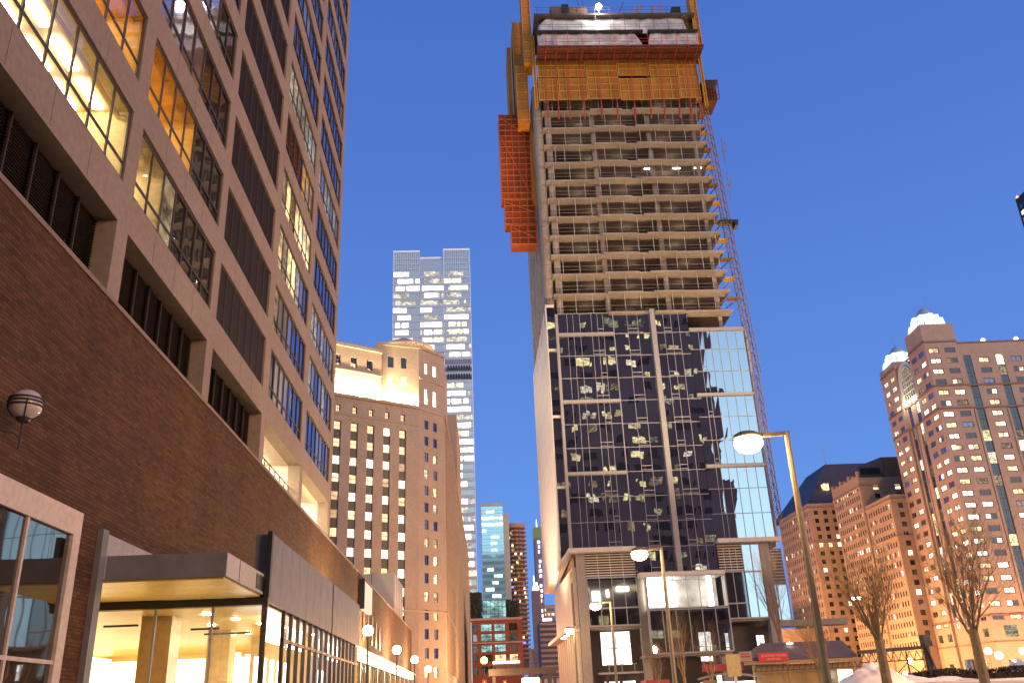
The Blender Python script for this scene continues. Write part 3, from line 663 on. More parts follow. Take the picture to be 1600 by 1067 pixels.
# ------------------------------------------------------------------ street canyon in the middle distance
def cyan_block():
    R = thing('office_building', 'blue green glass office block with white lit ceilings beside the tall tower', 'building', (9.5, 490, 0))
    W = Wins(R, 98); F = Fr((3.4, 480), (1, 0))
    mb = MB(); mb.prism([(3.4, 480.2), (15.5, 480.2), (15.5, 505), (3.4, 505)], 0, 102.5); mb.mi = 1; mb.box(3.3, 15.6, 479.9, 505, 102.5, 104); mb.box(3.2, 3.6, 479.6, 481, 30, 103)
    mb.box(15.5, 18.9, 487, 503, 0, 99.6); mb.build('core', [M['cyanglass'], M['palemetal']], R)
    z = 98.5; k = 0
    while z > 48:
        lo = ['cyanglass'] * 10
        if k in (1, 2): lo = ['lit_cy'] * 10
        elif random.random() < .85:
            a = random.randint(0, 5)
            for t in range(a, a + random.randint(2, 5)): lo[t] = 'lit_cy'
        W.add(F, 0.3, 12.0, z, z + 1.9, -.05, lo, 'cyanframe', 9, (), .1); z -= 3.45; k += 1
    mb = MB(); z = 98.5
    while z > 48: mb.box(3.4, 15.5, 480.0, 480.19, z + 1.95, z + 3.4); z -= 3.45
    mb.build('spandrel', M['cyanband'], R); W.flush()
M['lit_cy'] = litwin('lit_cool_ceiling', (.85, 1, .95), 2.8, .4, 1.2)
M['cyanframe'] = solid('pale_cyan_frame', (.3, .5, .55), .4)
M['cyanband'] = mirror('cyan_spandrel', (.28, .55, .68), .35, .08, 0, .3, (.7, .95, 1))
cyan_block()

def round_tower():
    R = thing('apartment_tower', 'round apartment tower ringed with scalloped concrete balconies', 'tower', (24, 526, 0))
    cx, cy, r = 24.0, 526.0, 6.3; lob = 14
    mb = MB(); mb.lathe([(r * .78, 20), (r * .78, 98), (.01, 98)], (cx, cy, 0), 28); mb.build('core', M['roofbox'], R)
    mb = MB(); mb.lathe([(.01, 98), (r * .95, 98), (r * .95, 100.5), (.01, 100.5)], (cx, cy, 0), 28); mb.build('roof', M['balcony'], R)
    pts = []
    for k in range(lob * 4):
        a = 2 * PI * k / (lob * 4); pts.append((r * (.9 + .14 * abs(math.sin(a * lob / 2))) * math.cos(a), r * (.9 + .14 * abs(math.sin(a * lob / 2))) * math.sin(a)))
    pr = MB(); pr.prism(pts, 0, .95, True, True); me = pr.mesh('balcony_ring', M['balcony'])
    for k in range(30): put('balcony_ring', me, R, (cx, cy, 24.5 + k * 2.45))
    wm = [window_mesh(1.2, 1.4, k, 'bronze', 0)[1] for k in ('lit_o', 'lit_w', 'lit_y')]
    for k in range(34):
        a = -PI / 2 + random.uniform(-1.25, 1.25); z = 25.5 + 2.45 * random.randint(0, 29); put('window', random.choice(wm), R, (cx + r * .8 * math.cos(a) - .6, cy + r * .8 * math.sin(a) - .3, z), 0)
    mb = MB()
    for z, a in ((63, -2.4), (32.5, -1.2)): mb.box(cx + 5.2 * math.cos(a) - 1.4, cx + 5.2 * math.cos(a) + 1.4, cy - 7.2, cy - 6.6, z, z + 1)
    mb.build('light_strip', M['purplelamp'], R)
round_tower()

t = thing('skyscraper', 'slender far skyscraper with green top and white lit stair strip', 'tower', (42.3, 605, 0))
mb = MB(); mb.box(40.2, 44.9, 600, 612, 0, 105); mb.build('shaft', M['purple'], t)
M['greentop'] = emit('green_lit_crown', (.35, .42, .2), .5, False)
mb = MB(); mb.box(40.0, 45.1, 599.8, 612.2, 105.1, 112.5); mb.build('top', M['greentop'], t)
mb = MB(); mb.tube((42.6, 606, 112.5), (42.6, 606, 119), .5, .1, 8); mb.build('spire', M['beacon'], t)
mb = MB()
for k in range(22): mb.box(42.5 + random.uniform(-.5, .5), 43.7 + random.uniform(-.5, .5), 599.5, 599.98, 34 + k * 3.2, 35.9 + k * 3.2) if random.random() < .9 else None
mb.build('lit_window', M['beacon'], t)

t = thing('skyscraper', 'far pink stone tower with a glowing white stepped crown', 'tower', (37, 560, 0))
mb = MB(); mb.box(34.6, 39.9, 560, 570, 30, 66); mb.box(30.6, 38.6, 556, 572, 0, 31.5)
mb.mi = 1
for k in range(9): mb.box(35.0 + k * .52, 35.2 + k * .52, 559.8, 559.99, 32, 65)
for k in range(8): mb.box(32.8 + k * .68, 33.1 + k * .68, 555.8, 555.99, 3, 31)
mb.build('shaft', [M['pinkstone'], M['purple']], t)
mb = MB(); mb.box(35.4, 39.0, 560.5, 569, 66.1, 68.6); mb.box(36.2, 38.2, 561.5, 568, 68.6, 71); mb.tube((36, 560.5, 71), (36, 560.5, 75), .5, .2, 8); mb.build('crown', M['beacon'], t)

t = thing('apartment_building', 'mauve slab block with stacked balcony stripes far down the street', 'building', (33, 430, 0))
mb = MB(); mb.box(28.8, 37, 420, 440, 0, 36); mb.build('wall', M['darkroof'], t)
mb = MB()
for k in range(15): mb.box(28.6, 37.2, 419.2, 419.95, 2 + k * 2.3, 3.1 + k * 2.3)
mb.build('balcony_band', M['purple'], t)
mb = MB(); mb.box(30.2, 34.4, 419.4, 420.6, 36.1, 37.2); mb.build('roof_sign', M['beacon'], t)

def red_brick():
    R = thing('brick_building', 'low red brick building with large teal lit windows at the end of the street', 'building', (6, 310, 0)); W = Wins(R, 98)
    F = Fr((-1.9, 300), (1, 0)); cols = [(.4, 1.9), (3.0, 6.6), (7.4, 11.0), (12.2, 14.9)]
    rows = [(23.7, 26.0), (20.6, 22.9), (17.2, 19.5), (14.4, 16.4), (10.6, 13)]
    pk = lambda i, j: 'lit_cy2' if i in (1, 2) and j < 3 else ('lit_y' if j == 3 and i > 1 else random.choice(['palewin', 'lit_dimc', 'darkwin']))
    facade(R, W, F, 16.6, 0, 27.1, cols, rows, 'redbrick', pk, .3, 'bronze', 3, (.5,), fr=.1)
    mb = MB(); mb.prism([(-1.9, 300), (14.7, 300), (14.7, 330), (-1.9, 330)], 0, 27.05, skip=(0,)); mb.build('wall', M['redbrick'], R)
    mb = MB(); mb.box(-2.1, 14.9, 299.6, 300, 27.1, 27.8); mb.build('cornice', M['pinkstone'], R); mb = MB(); mb.box(-2.0, 14.8, 299.7, 300, 19.9, 20.3); mb.build('cornice', M['pinkstone'], R)
    mb = MB(); mb.box(4.7, 13.4, 299.3, 299.95, 13.6, 14.3); mb.build('lit_awning', M['beacon'], R); W.flush()
    P = thing('roof_pavilion', 'bright teal glass pavilion on the roof of the red brick building', 'building', (6.4, 306, 27.1)); F = Fr((1.9, 305), (1, 0))
    mb = MB()
    for k in range(7): mb.box(1.9 + k * 1.3, 2.02 + k * 1.3, 304.9, 305.1, 27.1, 34)
    for z in (27.1, 29.5, 31.8, 33.9): mb.box(1.9, 9.8, 304.88, 305.12, z, z + .15)
    mb.box(9.0, 11.6, 305.2, 308, 32.5, 34.1); mb.build('frame', M['blackmetal'], P)
    mb = MB(); mb.box(1.95, 9.75, 305.01, 314, 27.1, 34.0); mb.build('glazing', M['lit_cy2'], P)
    for x0, x1, h, lab in ((-2, 1.6, 36.5, 'dark bushy roof tree left of the teal pavilion on the red brick building'), (10.0, 14.2, 33.4, 'dark bushy roof tree right of the teal pavilion on the red brick building')):
        mb = MB()
        for k in range(2600):
            x, y, z = random.uniform(x0, x1), random.uniform(304, 309), 27.1 + (h - 27.1) * random.random() ** .8; s = random.uniform(.15, .4); a = random.uniform(0, PI)
            mb.quad((x - s, y, z - s * .6), (x + s * math.cos(a), y + s * math.sin(a), z - s * .5), (x + s, y, z + s * .6), (x - s * .6, y, z + s))
        tr = thing('roof_tree', lab, 'tree', ((x0 + x1) / 2, 306, 27.1)); mb.build('crown', M['green'], tr)
        mb = MB(); mb.tube(((x0 + x1) / 2, 306.5, 27.0), ((x0 + x1) / 2, 306.5, h - 2), .15, .06); mb.build('trunk', M['bark2'], tr)
M['lit_cy2'] = litwin('lit_teal_office', (.5, .88, .85), .95, .3, .5)
M['lit_dimc'] = litwin('dim_teal_office', (.4, .5, .42), .3, .2, .5)
red_brick()

t = thing('rail_bridge', 'dark steel overpass crossing the street below the red brick building', 'bridge', (12, 240, 0))
mb = MB(); mb.box(2.6, 21, 240, 246, 9.2, 10.0); mb.box(2.6, 20, 239.9, 240, 8.3, 9.2); mb.build('deck', M['bronze'], t)
mb = MB()
for k in range(16): mb.bar((2.8 + k * 1.1, 239.8, 10), (2.8 + k * 1.1, 239.8, 11), .08)
mb.bar((2.6, 239.8, 11), (20.5, 239.8, 11), .1); mb.build('parapet_rail', M['blackmetal'], t)
for x in (4, 18.5):
    mb = MB(); mb.box(x - .4, x + .4, 241, 242, 0, 9.2); mb.build('pier', M['bronze'], t)

t = thing('office_building', 'dim far block between the glowing crown tower and the mauve slab block', 'building', (48, 660, 0))
mb = MB(); mb.box(41, 56, 650, 670, 0, 66); mb.build('wall', M['pinkstone'], t); W = Wins(t, 60); F = Fr((41, 649.9), (1, 0))
for k in range(14):
    for j in range(5): W.add(F, .6 + j * 2.9, 2.6 + j * 2.9, 20 + k * 3.2, 21.8 + k * 3.2, -.03, weighted([('darkwin', 3), ('lit_y', 1), ('lit_w', 1)]), 'bronze', 0)
W.flush()
t = thing('parking_structure', 'low brown structure filling the street end below the overpass', 'building', (20, 270, 0))
mb = MB(); mb.box(14.8, 30, 262, 280, 0, 8.1); mb.build('wall', M['roofbox'], t)
for k in range(8): mb = MB(); mb.box(15 + k * 1.7, 15.9 + k * 1.7, 261.8, 261.98, 1, 7.6); mb.build('grille', M['steelgrey'], t)
# ------------------------------------------------------------------ tower under construction
def construction_tower():
    R = thing('construction_tower', 'unfinished concrete tower with bare floors above and mirror glass below', 'tower', (22, 113, 0))
    z0 = 46.62; fh = 2.83; NF = 12
    XL, XR, YB = 10.7, 33.4, 126.0
    def outline(k):
        j = .12 * math.sin(k * 2.1)
        return [(XL, 99.95), (17.5 + j, 99.95), (17.5 + j, 99.55), (22.0 + j, 99.55), (22.0 + j, 99.8), (23.4 + j, 99.8), (23.4 + j, 99.5), (27.2, 99.5), (27.2, 99.62), (XR, 99.62), (XR, YB), (XL, YB)]
    for k in range(NF + 3):
        z = z0 + k * fh
        mb = MB(); mb.prism(outline(k), z - .21, z, True, True); mb.build('floor_slab', M['rawcon'], R)
    for x, y, w in ((17.75, 101.3, .62), (25.55, 101.2, .62), (31.9, 101.0, .5), (11.5, 101.2, .8), (14.5, 109, .6), (21.5, 109, .6), (29.5, 108.5, .6)):
        mb = MB(); mb.box(x - w / 2, x + w / 2, y - w / 2, y + w / 2, z0 - 3, z0 + fh * NF + 5.2); mb.build('column', M['rawcon'], R)
    mb = MB(); mb.box(12.5, 31.6, 107.9, 108.2, z0 - 3, z0 + fh * 13); mb.build('core_wall', M['rawwall'], R)
    mb = MB()
    for k in range(NF):
        z = z0 + k * fh
        if k in (7,): continue
        mb.box(27.9, 33.0, 104.6, 104.75, z + .01, z + fh - .215)
        if k % 3 == 0: mb.box(19.2, 21.8, 104.2, 104.35, z + .01, z + fh - .215)
        if k % 4 == 1: mb.box(12.6, 16.8, 105, 105.15, z + .01, z + fh - .215)
    mb.build('partition', M['rawwall'], R)
    # one floor already lit by work lamps
    z = z0 + 7 * fh
    mb = MB(); mb.box(23.5, 33.0, 103.4, 103.55, z + .01, z + fh - .215); mb.build('partition', M['tarp'], R)
    mb = MB()
    for x in (25, 29, 32): mb.box(x - .5, x + .5, 101.4, 101.55, z + fh - .32, z + fh - .22)
    mb.build('work_light', M['worklamp'], R)
    for k in range(NF):          # unseen point lights added on each floor to fill the dark bays
        for x, y in ((15.2 + (k % 3), 103.2), (21.4, 102.6 + (k % 2)), (28.8 - (k % 2), 102.8)): lamp('POINT', (x, y, z0 + k * fh + 1.7), 17, (1, .82, .58), .06)
    for k in range(NF):          # slab-edge posts with cable rails, one per floor
        z = z0 + k * fh; mb = MB(); x = XL + .75 + (k % 3) * .35
        while x < XR - .5:
            mb.box(x - .035, x + .035, 99.98, 100.05, z, z + fh - .21); x += random.choice([2.15, 2.15, 2.0, 1.25 if random.random() < .3 else 2.2])
        for h in (.55, 1.05): mb.box(XL + .2, XR - .3, 100.0, 100.02, z + h, z + h + .02)
        mb.build('edge_rail', M['steelgrey'], R)
    # left flank: bulging concrete wall with hoist tracks
    for k in range(NF + 1):
        z = z0 - 1.0 + k * fh; mb = MB(); mb.tube((10.15, 101.5, z), (10.15, 101.5, z + fh - .04), .72, .72, 14); mb.build('column', M['rawcon'], R)
    mb = MB(); mb.box(9.75, 10.65, 102.6, 125.9, z0 - 2, z0 + fh * 13.2); mb.build('flank_wall', M['rawcon'], R)
    mb = MB()
    for y in (106, 108.5, 112.5, 118, 123):
        mb.box(9.45, 9.6, y, y + .18, z0 - 1, z0 + fh * 12.6)
        for k in range(13): mb.box(9.6, 9.74, y - .05, y + .25, z0 + k * fh - .1, z0 + k * fh + .12)
    mb.build('hoist_track', M['steelgrey'], R)
    # glazed lower part --------------------------------------------------
    G = Fr((0, 100), (1, 0)); rnd = random.Random(11)
    def panel(x0, x1, za, zb, fr, vent=()):
        e = [x0] + [x0 + (x1 - x0) * f for f in fr] + [x1]; mb = MB()
        for a, b in zip(e, e[1:]):
            t = [rnd.uniform(-.0035, .0035) for _ in range(4)]; p = .07
            mb.quad((a, 99.93 + t[0], za), (b, 99.93 + t[1], za), (b, 99.93 + t[2], zb), (a, 99.93 + t[3], zb))
        gp = mb.build('glass_panel', M['mirror'], R); mb = MB()
        for a in e[1:-1]: mb.box(a - .022, a + .022, 99.86, 99.915, za, zb)
        mb.box(x0, x1, 99.85, 99.915, zb - .025, zb + .025)
        for i in vent:
            mb.box(e[i] + .04, e[i + 1] - .04, 99.85, 99.912, za + .62, za + .68)
            mb.box(e[i] + .04, e[i + 1] - .04, 99.85, 99.912, za + .16, za + .2)
        mb.build('mullion', M['mull'], gp)
    fl = [17.43 + 2.93 * k for k in range(11)]
    for k in range(10):
        za, zb = fl[k], fl[k + 1] if k < 9 else 46.6
        panel(10.95, 17.9, za, zb, (.17, .28, .4, .61, .72, .82), (5,) if k % 2 else (4, 5))
        if k < 9: panel(27.35, 34.4, za + .5, zb + .5 if k < 8 else 43.85, (.17, .25, .38, .52, .68, .84), (1,) if k % 2 else ())
    for k in range(11):
        za = 14.45 + 2.93 * k; zb = za + 2.93 if k < 10 else 46.8
        panel(17.98, 22.6, za, zb, (.38, .66), (1,)); panel(23.2, 27.32, za, zb, (.27, .5, .74), (1,) if k % 3 else (1, 2))
    panel(27.35, 27.4, 43.9, 46.8, ())
    for z in (43.75, 34.95, 26.1): mb = MB(); mb.box(10.95, 17.98, 99.66, 99.9, z - .2, z + .15); mb.build('spandrel_band', M['whiteband'], R)
    for z in (44.05, 35.4, 26.5): mb = MB(); mb.box(27.4, 34.6, 99.66, 99.9, z - .2, z + .15); mb.build('spandrel_band', M['whiteband'], R)
    mb = MB(); mb.box(22.6, 23.2, 99.45, 99.9, 14.3, 46.85); mb.build('fin', M['whiteband'], R)
    mb = MB(); mb.box(10.62, 10.95, 99.5, 99.92, 17.4, 46.4); mb.build('fin', M['whiteband'], R)
    mb = MB(); mb.box(34.42, 34.62, 99.6, 99.92, 17.9, 44.2); mb.build('fin', M['whiteband'], R)
    mb = MB(); mb.box(17.9, 17.98, 99.7, 99.92, 17.4, 46.8); mb.build('fin', M['mull'], R)
    # narrow glass strip and blank white flank
    for a, b in ((17.2, 24.4), (24.7, 33.0), (33.3, 41.6), (41.9, 47.6)):
        mb = MB(); mb.quad((9.62, 100.02, a), (10.6, 100.02, a), (10.6, 100.02, b), (9.62, 100.02, b)); mb.mi = 1; mb.box(9.6, 10.62, 99.85, 100.0, b, b + .28); mb.build('glass_panel', [M['mirror'], M['white']], R)
    mb = MB(); mb.box(9.5, 9.62, 99.9, 126.3, 15.8, 48.0); mb.mi = 1
    for k in range(10): mb.box(9.493, 9.503, 99.95, 126.2, 18.7 + 2.93 * k, 18.73 + 2.93 * k)
    for y in (104.5, 110, 115.5, 121): mb.box(9.493, 9.503, y, y + .03, 15.9, 47.9)
    mb.build('flank_panel', [M['white'], M['seam']], R)
    mb = MB(); mb.prism([(9.62, 100.1), (34.4, 100.1), (34.4, 126.2), (9.62, 126.2)], 17.0, 43.2, True, True); mb.build('core_wall', M['roofbox'], R)
    mb = MB(); mb.prism([(10.7, 100.3), (27.2, 100.3), (27.2, 126), (10.7, 126)], 43.3, 46.3, False, False); mb.build('core_wall', M['roofbox'], R)
    # podium storeys ------------------------------------------------------
    mb = MB(); mb.box(10.4, 18.0, 98.9, 100.05, 16.9, 17.4); mb.build('canopy_band', M['white'], R)
    mb = MB(); mb.box(27.4, 34.7, 98.9, 100.05, 17.45, 17.92); mb.build('canopy_band', M['white'], R)
    mb = MB(); mb.add([(10.4, 99.0, 16.9), (10.4, 99.0, 17.4), (9.45, 100, 15.6), (9.45, 100, 16.1), (9.45, 126.4, 15.6), (9.45, 126.4, 16.1), (10.9, 126.4, 15.6), (10.9, 100.2, 16.9), (10.9, 100.2, 17.4), (10.9, 126.4, 16.1)],
        [(0, 1, 3, 2), (2, 3, 5, 4), (0, 2, 4, 6, 7), (1, 8, 9, 5, 3)]); mb.build('canopy_band', M['white'], R)
    for x, y, w, zt in ((11.8, 100.4, .95, 16.9), (32.9, 100.4, 1.1, 17.4), (18.4, 100.6, .85, 14.2), (27.0, 100.8, .9, 6), (22.3, 108, .9, 14)):
        mb = MB(); mb.box(x - w / 2, x + w / 2, y - w / 2, y + w / 2, 0, zt); mb.build('column', M['steelcol'], R)
    def louvres(x0, x1, za, zb, y, n, m='white'):
        mb = MB(); mb.quad((x0, y + .4, za), (x1, y + .4, za), (x1, y + .4, zb), (x0, y + .4, zb)); gp = mb.build('louvre_screen', M['dkpanel'], R); mb = MB()
        for k in range(n): z = za + (zb - za) * (k + .5) / n; mb.box(x0, x1, y, y + .12, z - .05, z + .06)
        for k in range(1, 4): x = x0 + (x1 - x0) * k / 4; mb.box(x - .03, x + .03, y + .13, y + .2, za, zb)
        mb.build('slat', M[m], gp)
    louvres(12.3, 17.95, 14.3, 16.85, 100, 9); louvres(27.5, 30.3, 14.4, 17.4, 100, 10); louvres(33.6, 35.9, 13.2, 17.2, 103, 11, 'mull')
    def glazing(x0, x1, za, zb, y, cols, mat, name='podium_glazing', tr=()):
        mb = MB(); mb.quad((x0, y, za), (x1, y, za), (x1, y, zb), (x0, y, zb)); gp = mb.build(name, M[mat], R); mb = MB()
        for k in range(cols + 1): x = x0 + (x1 - x0) * k / cols; mb.box(x - .04, x + .04, y - .1, y - .005, za, zb)
        for z in (za, zb) + tuple(tr): mb.box(x0, x1, y - .12, y - .006, z - .08, z + .08)
        mb.build('mullion', M['mull'], gp); return gp
    glazing(12.35, 17.95, 9.05, 14.2, 100.05, 4, 'podglass', tr=(10.9,)); glazing(30.3, 32.35, 9.3, 17.4, 100.05, 2, 'mirror', tr=(14.3,)); glazing(27.6, 30.3, 9.3, 14.35, 100.05, 2, 'podglass', tr=(10.9,))
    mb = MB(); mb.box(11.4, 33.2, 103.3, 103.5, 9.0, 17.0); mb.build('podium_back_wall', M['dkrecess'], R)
    mb = MB(); mb.box(12.3, 18.0, 100.2, 103.3, 10.6, 10.8); mb.build('floor_slab', M['rawcon'], R)
    glazing(33.55, 35.9, 9.1, 13.1, 103, 2, 'mirror')
    mb = MB(); mb.box(33.5, 41.5, 101, 103.4, 8.35, 9.0); mb.build('entry_beam', M['steelcol'], R)
    mb = MB(); mb.box(33.6, 35.9, 103.1, 126, 9.0, 17.2); mb.build('core_wall', M['roofbox'], R)
    # lit room behind the left podium glass, and the lit glass box in the middle
    mb = MB(); mb.box(12.5, 17.9, 101.4, 101.5, 10.9, 14.1); mb.build('room_wall', M['sitewall'], R)
    mb = MB(); mb.box(13.0, 13.9, 101.2, 101.35, 11.3, 12.9); mb.box(14.6, 14.9, 101.2, 101.35, 12.2, 13.0); mb.box(15.8, 17.2, 101.2, 101.35, 12.8, 13.3); mb.build('work_light', M['worklamp'], R)
    bx0, bx1, by = 18.35, 27.5, 98.6
    mb = MB(); mb.box(bx0 - .3, bx1 + .1, by - .2, 99.9, 13.95, 14.4); mb.build('canopy_band', M['white'], R)
    glazing(bx0 + .4, bx1, 10.5, 13.95, by, 6, 'clear'); glazing(bx0 + .4, bx1, 5.9, 10.4, by, 6, 'podglass')
    mb = MB(); mb.quad((bx0 + .35, 99.9, 5.9), (bx0 + .35, by, 5.9), (bx0 + .35, by, 13.9), (bx0 + .35, 99.9, 13.9)); gp = mb.build('podium_glazing', M['podglass'], R); mb = MB(); mb.box(bx0 + .2, bx0 + .4, by - .05, by + .1, 5.9, 13.9); mb.build('mullion', M['mull'], gp); mb = MB(); mb.box(bx1, bx1 + .12, by - .05, 99.9, 5.9, 13.9); mb.build('end_panel', M['mull'], R)
    mb = MB(); mb.box(bx0 + .4, bx1 - .05, 102.2, 102.3, 10.55, 13.9); mb.box(bx0 + .4, bx1 - .05, 98.7, 102.2, 10.4, 10.5); mb.box(bx0 + .4, bx1 - .05, 98.7, 102.2, 13.92, 13.94); mb.build('room_wall', M['tarp'], R)
    mb = MB(); mb.box(18.95, 21.2, 99.6, 99.7, 10.9, 13.8); mb.box(21.9, 22.6, 101.5, 101.6, 11, 13.6); mb.box(25.9, 26.5, 100.4, 100.5, 10.8, 13.8); mb.build('work_light', M['worklamp'], R)
    # recessed ground storeys
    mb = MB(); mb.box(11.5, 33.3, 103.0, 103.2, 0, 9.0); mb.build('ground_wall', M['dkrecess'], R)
    mb = MB(); mb.box(12.0, 18.0, 100.2, 103, 8.75, 9.0); mb.box(27.4, 32.4, 100.2, 103, 9.0, 9.25); mb.box(18, 27.4, 98.8, 103, 5.6, 5.85); mb.build('soffit_slab', M['rawcon'], R)
    def lit(x0, x1, za, zb, y=102.9):
        mb = MB(); mb.quad((x0, y, za), (x1, y, za), (x1, y, zb), (x0, y, zb)); mb.mi = 1; mb.box(x0 - .06, x0, y - .05, y, za, zb); mb.box(x1, x1 + .06, y - .05, y, za, zb); mb.box((x0 + x1) / 2 - .03, (x0 + x1) / 2 + .03, y - .05, y - .004, za, zb); mb.box(x0, x1, y - .06, y - .004, (za + zb) / 2 - .03, (za + zb) / 2 + .03)
        mb.build('lit_opening', [M['lit_site'], M['mull']], R)
    lit(13.8, 17.1, 5.1, 8.6); lit(13.9, 17.3, .6, 3.4); lit(24.9, 26.3, 5.1, 8.2, 102.9); lit(27.9, 28.9, 4.9, 8.0); lit(26.4, 27.2, .6, 3.6); lit(28.6, 29.5, .6, 3.6); lit(31.4, 32.3, 6.0, 7.6)
    mb = MB(); mb.box(13.0, 18.4, 100.6, 100.75, 4.1, 4.3)
    for x in (14.2, 15.6, 17): mb.box(x - .03, x + .03, 100.6, 100.7, 4.3, 5.1); mb.box(x - .25, x + .25, 100.55, 100.75, 5.05, 5.12)
    mb.build('railing', M['steelgrey'], R)
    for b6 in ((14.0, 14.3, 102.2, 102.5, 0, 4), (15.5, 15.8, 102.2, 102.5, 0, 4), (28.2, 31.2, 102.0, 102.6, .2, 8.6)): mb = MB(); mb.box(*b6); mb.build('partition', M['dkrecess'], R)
    # flank of the podium
    mb = MB(); mb.box(10.9, 11.3, 101, 126, 9.0, 15.6); mb.build('flank_panel', M['white'], R)
    mb = MB(); mb.box(10.86, 10.9, 101.2, 103.4, 9.3, 15.2); mb.build('podium_glazing', M['podglass'], R)
    mb = MB(); mb.add([(9.7, 100.2, 8.6), (9.7, 126, 8.6), (11.3, 126, 8.6), (11.3, 100.2, 8.6), (9.7, 100.2, 9.0), (9.7, 126, 9.0), (11.3, 126, 9.0), (11.3, 100.2, 9.0)], [(0, 1, 2, 3), (7, 6, 5, 4), (0, 4, 5, 1), (0, 3, 7, 4)]); mb.build('canopy_band', M['white'], R)
    mb = MB(); mb.box(11.0, 11.3, 101, 126, 0, 8.6)
    for k in range(9): mb.box(10.75, 11.0, 102 + k * 2.7, 102.4 + k * 2.7, 0, 8.6)
    mb.build('flank_panel', M['white'], R)
    mb = MB()
    for y in (102.5, 106, 110): mb.lathe([(.001, -.06), (.32, -.06), (.32, .05)], (10.3, y, 8.56), 14)
    mb.build('downlight', M['tubew'], R)
    return R
M['seam'] = solid('panel_seam', (.36, .3, .25), .8)
M['worklamp'] = emit('work_floodlight', (1, .94, .82), 14.)
M['lit_site'] = litwin('lit_site_opening', (1, .97, .9), 4., .55, .8)
M['sitewall'] = solid('site_plaster', (.6, .56, .5), .8, .3, .8, 2.)
M['steelcol'] = solid('grey_clad_column', (.3, .25, .215), .7, .08)
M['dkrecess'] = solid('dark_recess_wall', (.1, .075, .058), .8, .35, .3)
M['podglass'] = clear('podium_glass', (.42, .42, .43), .3)
construction_tower()

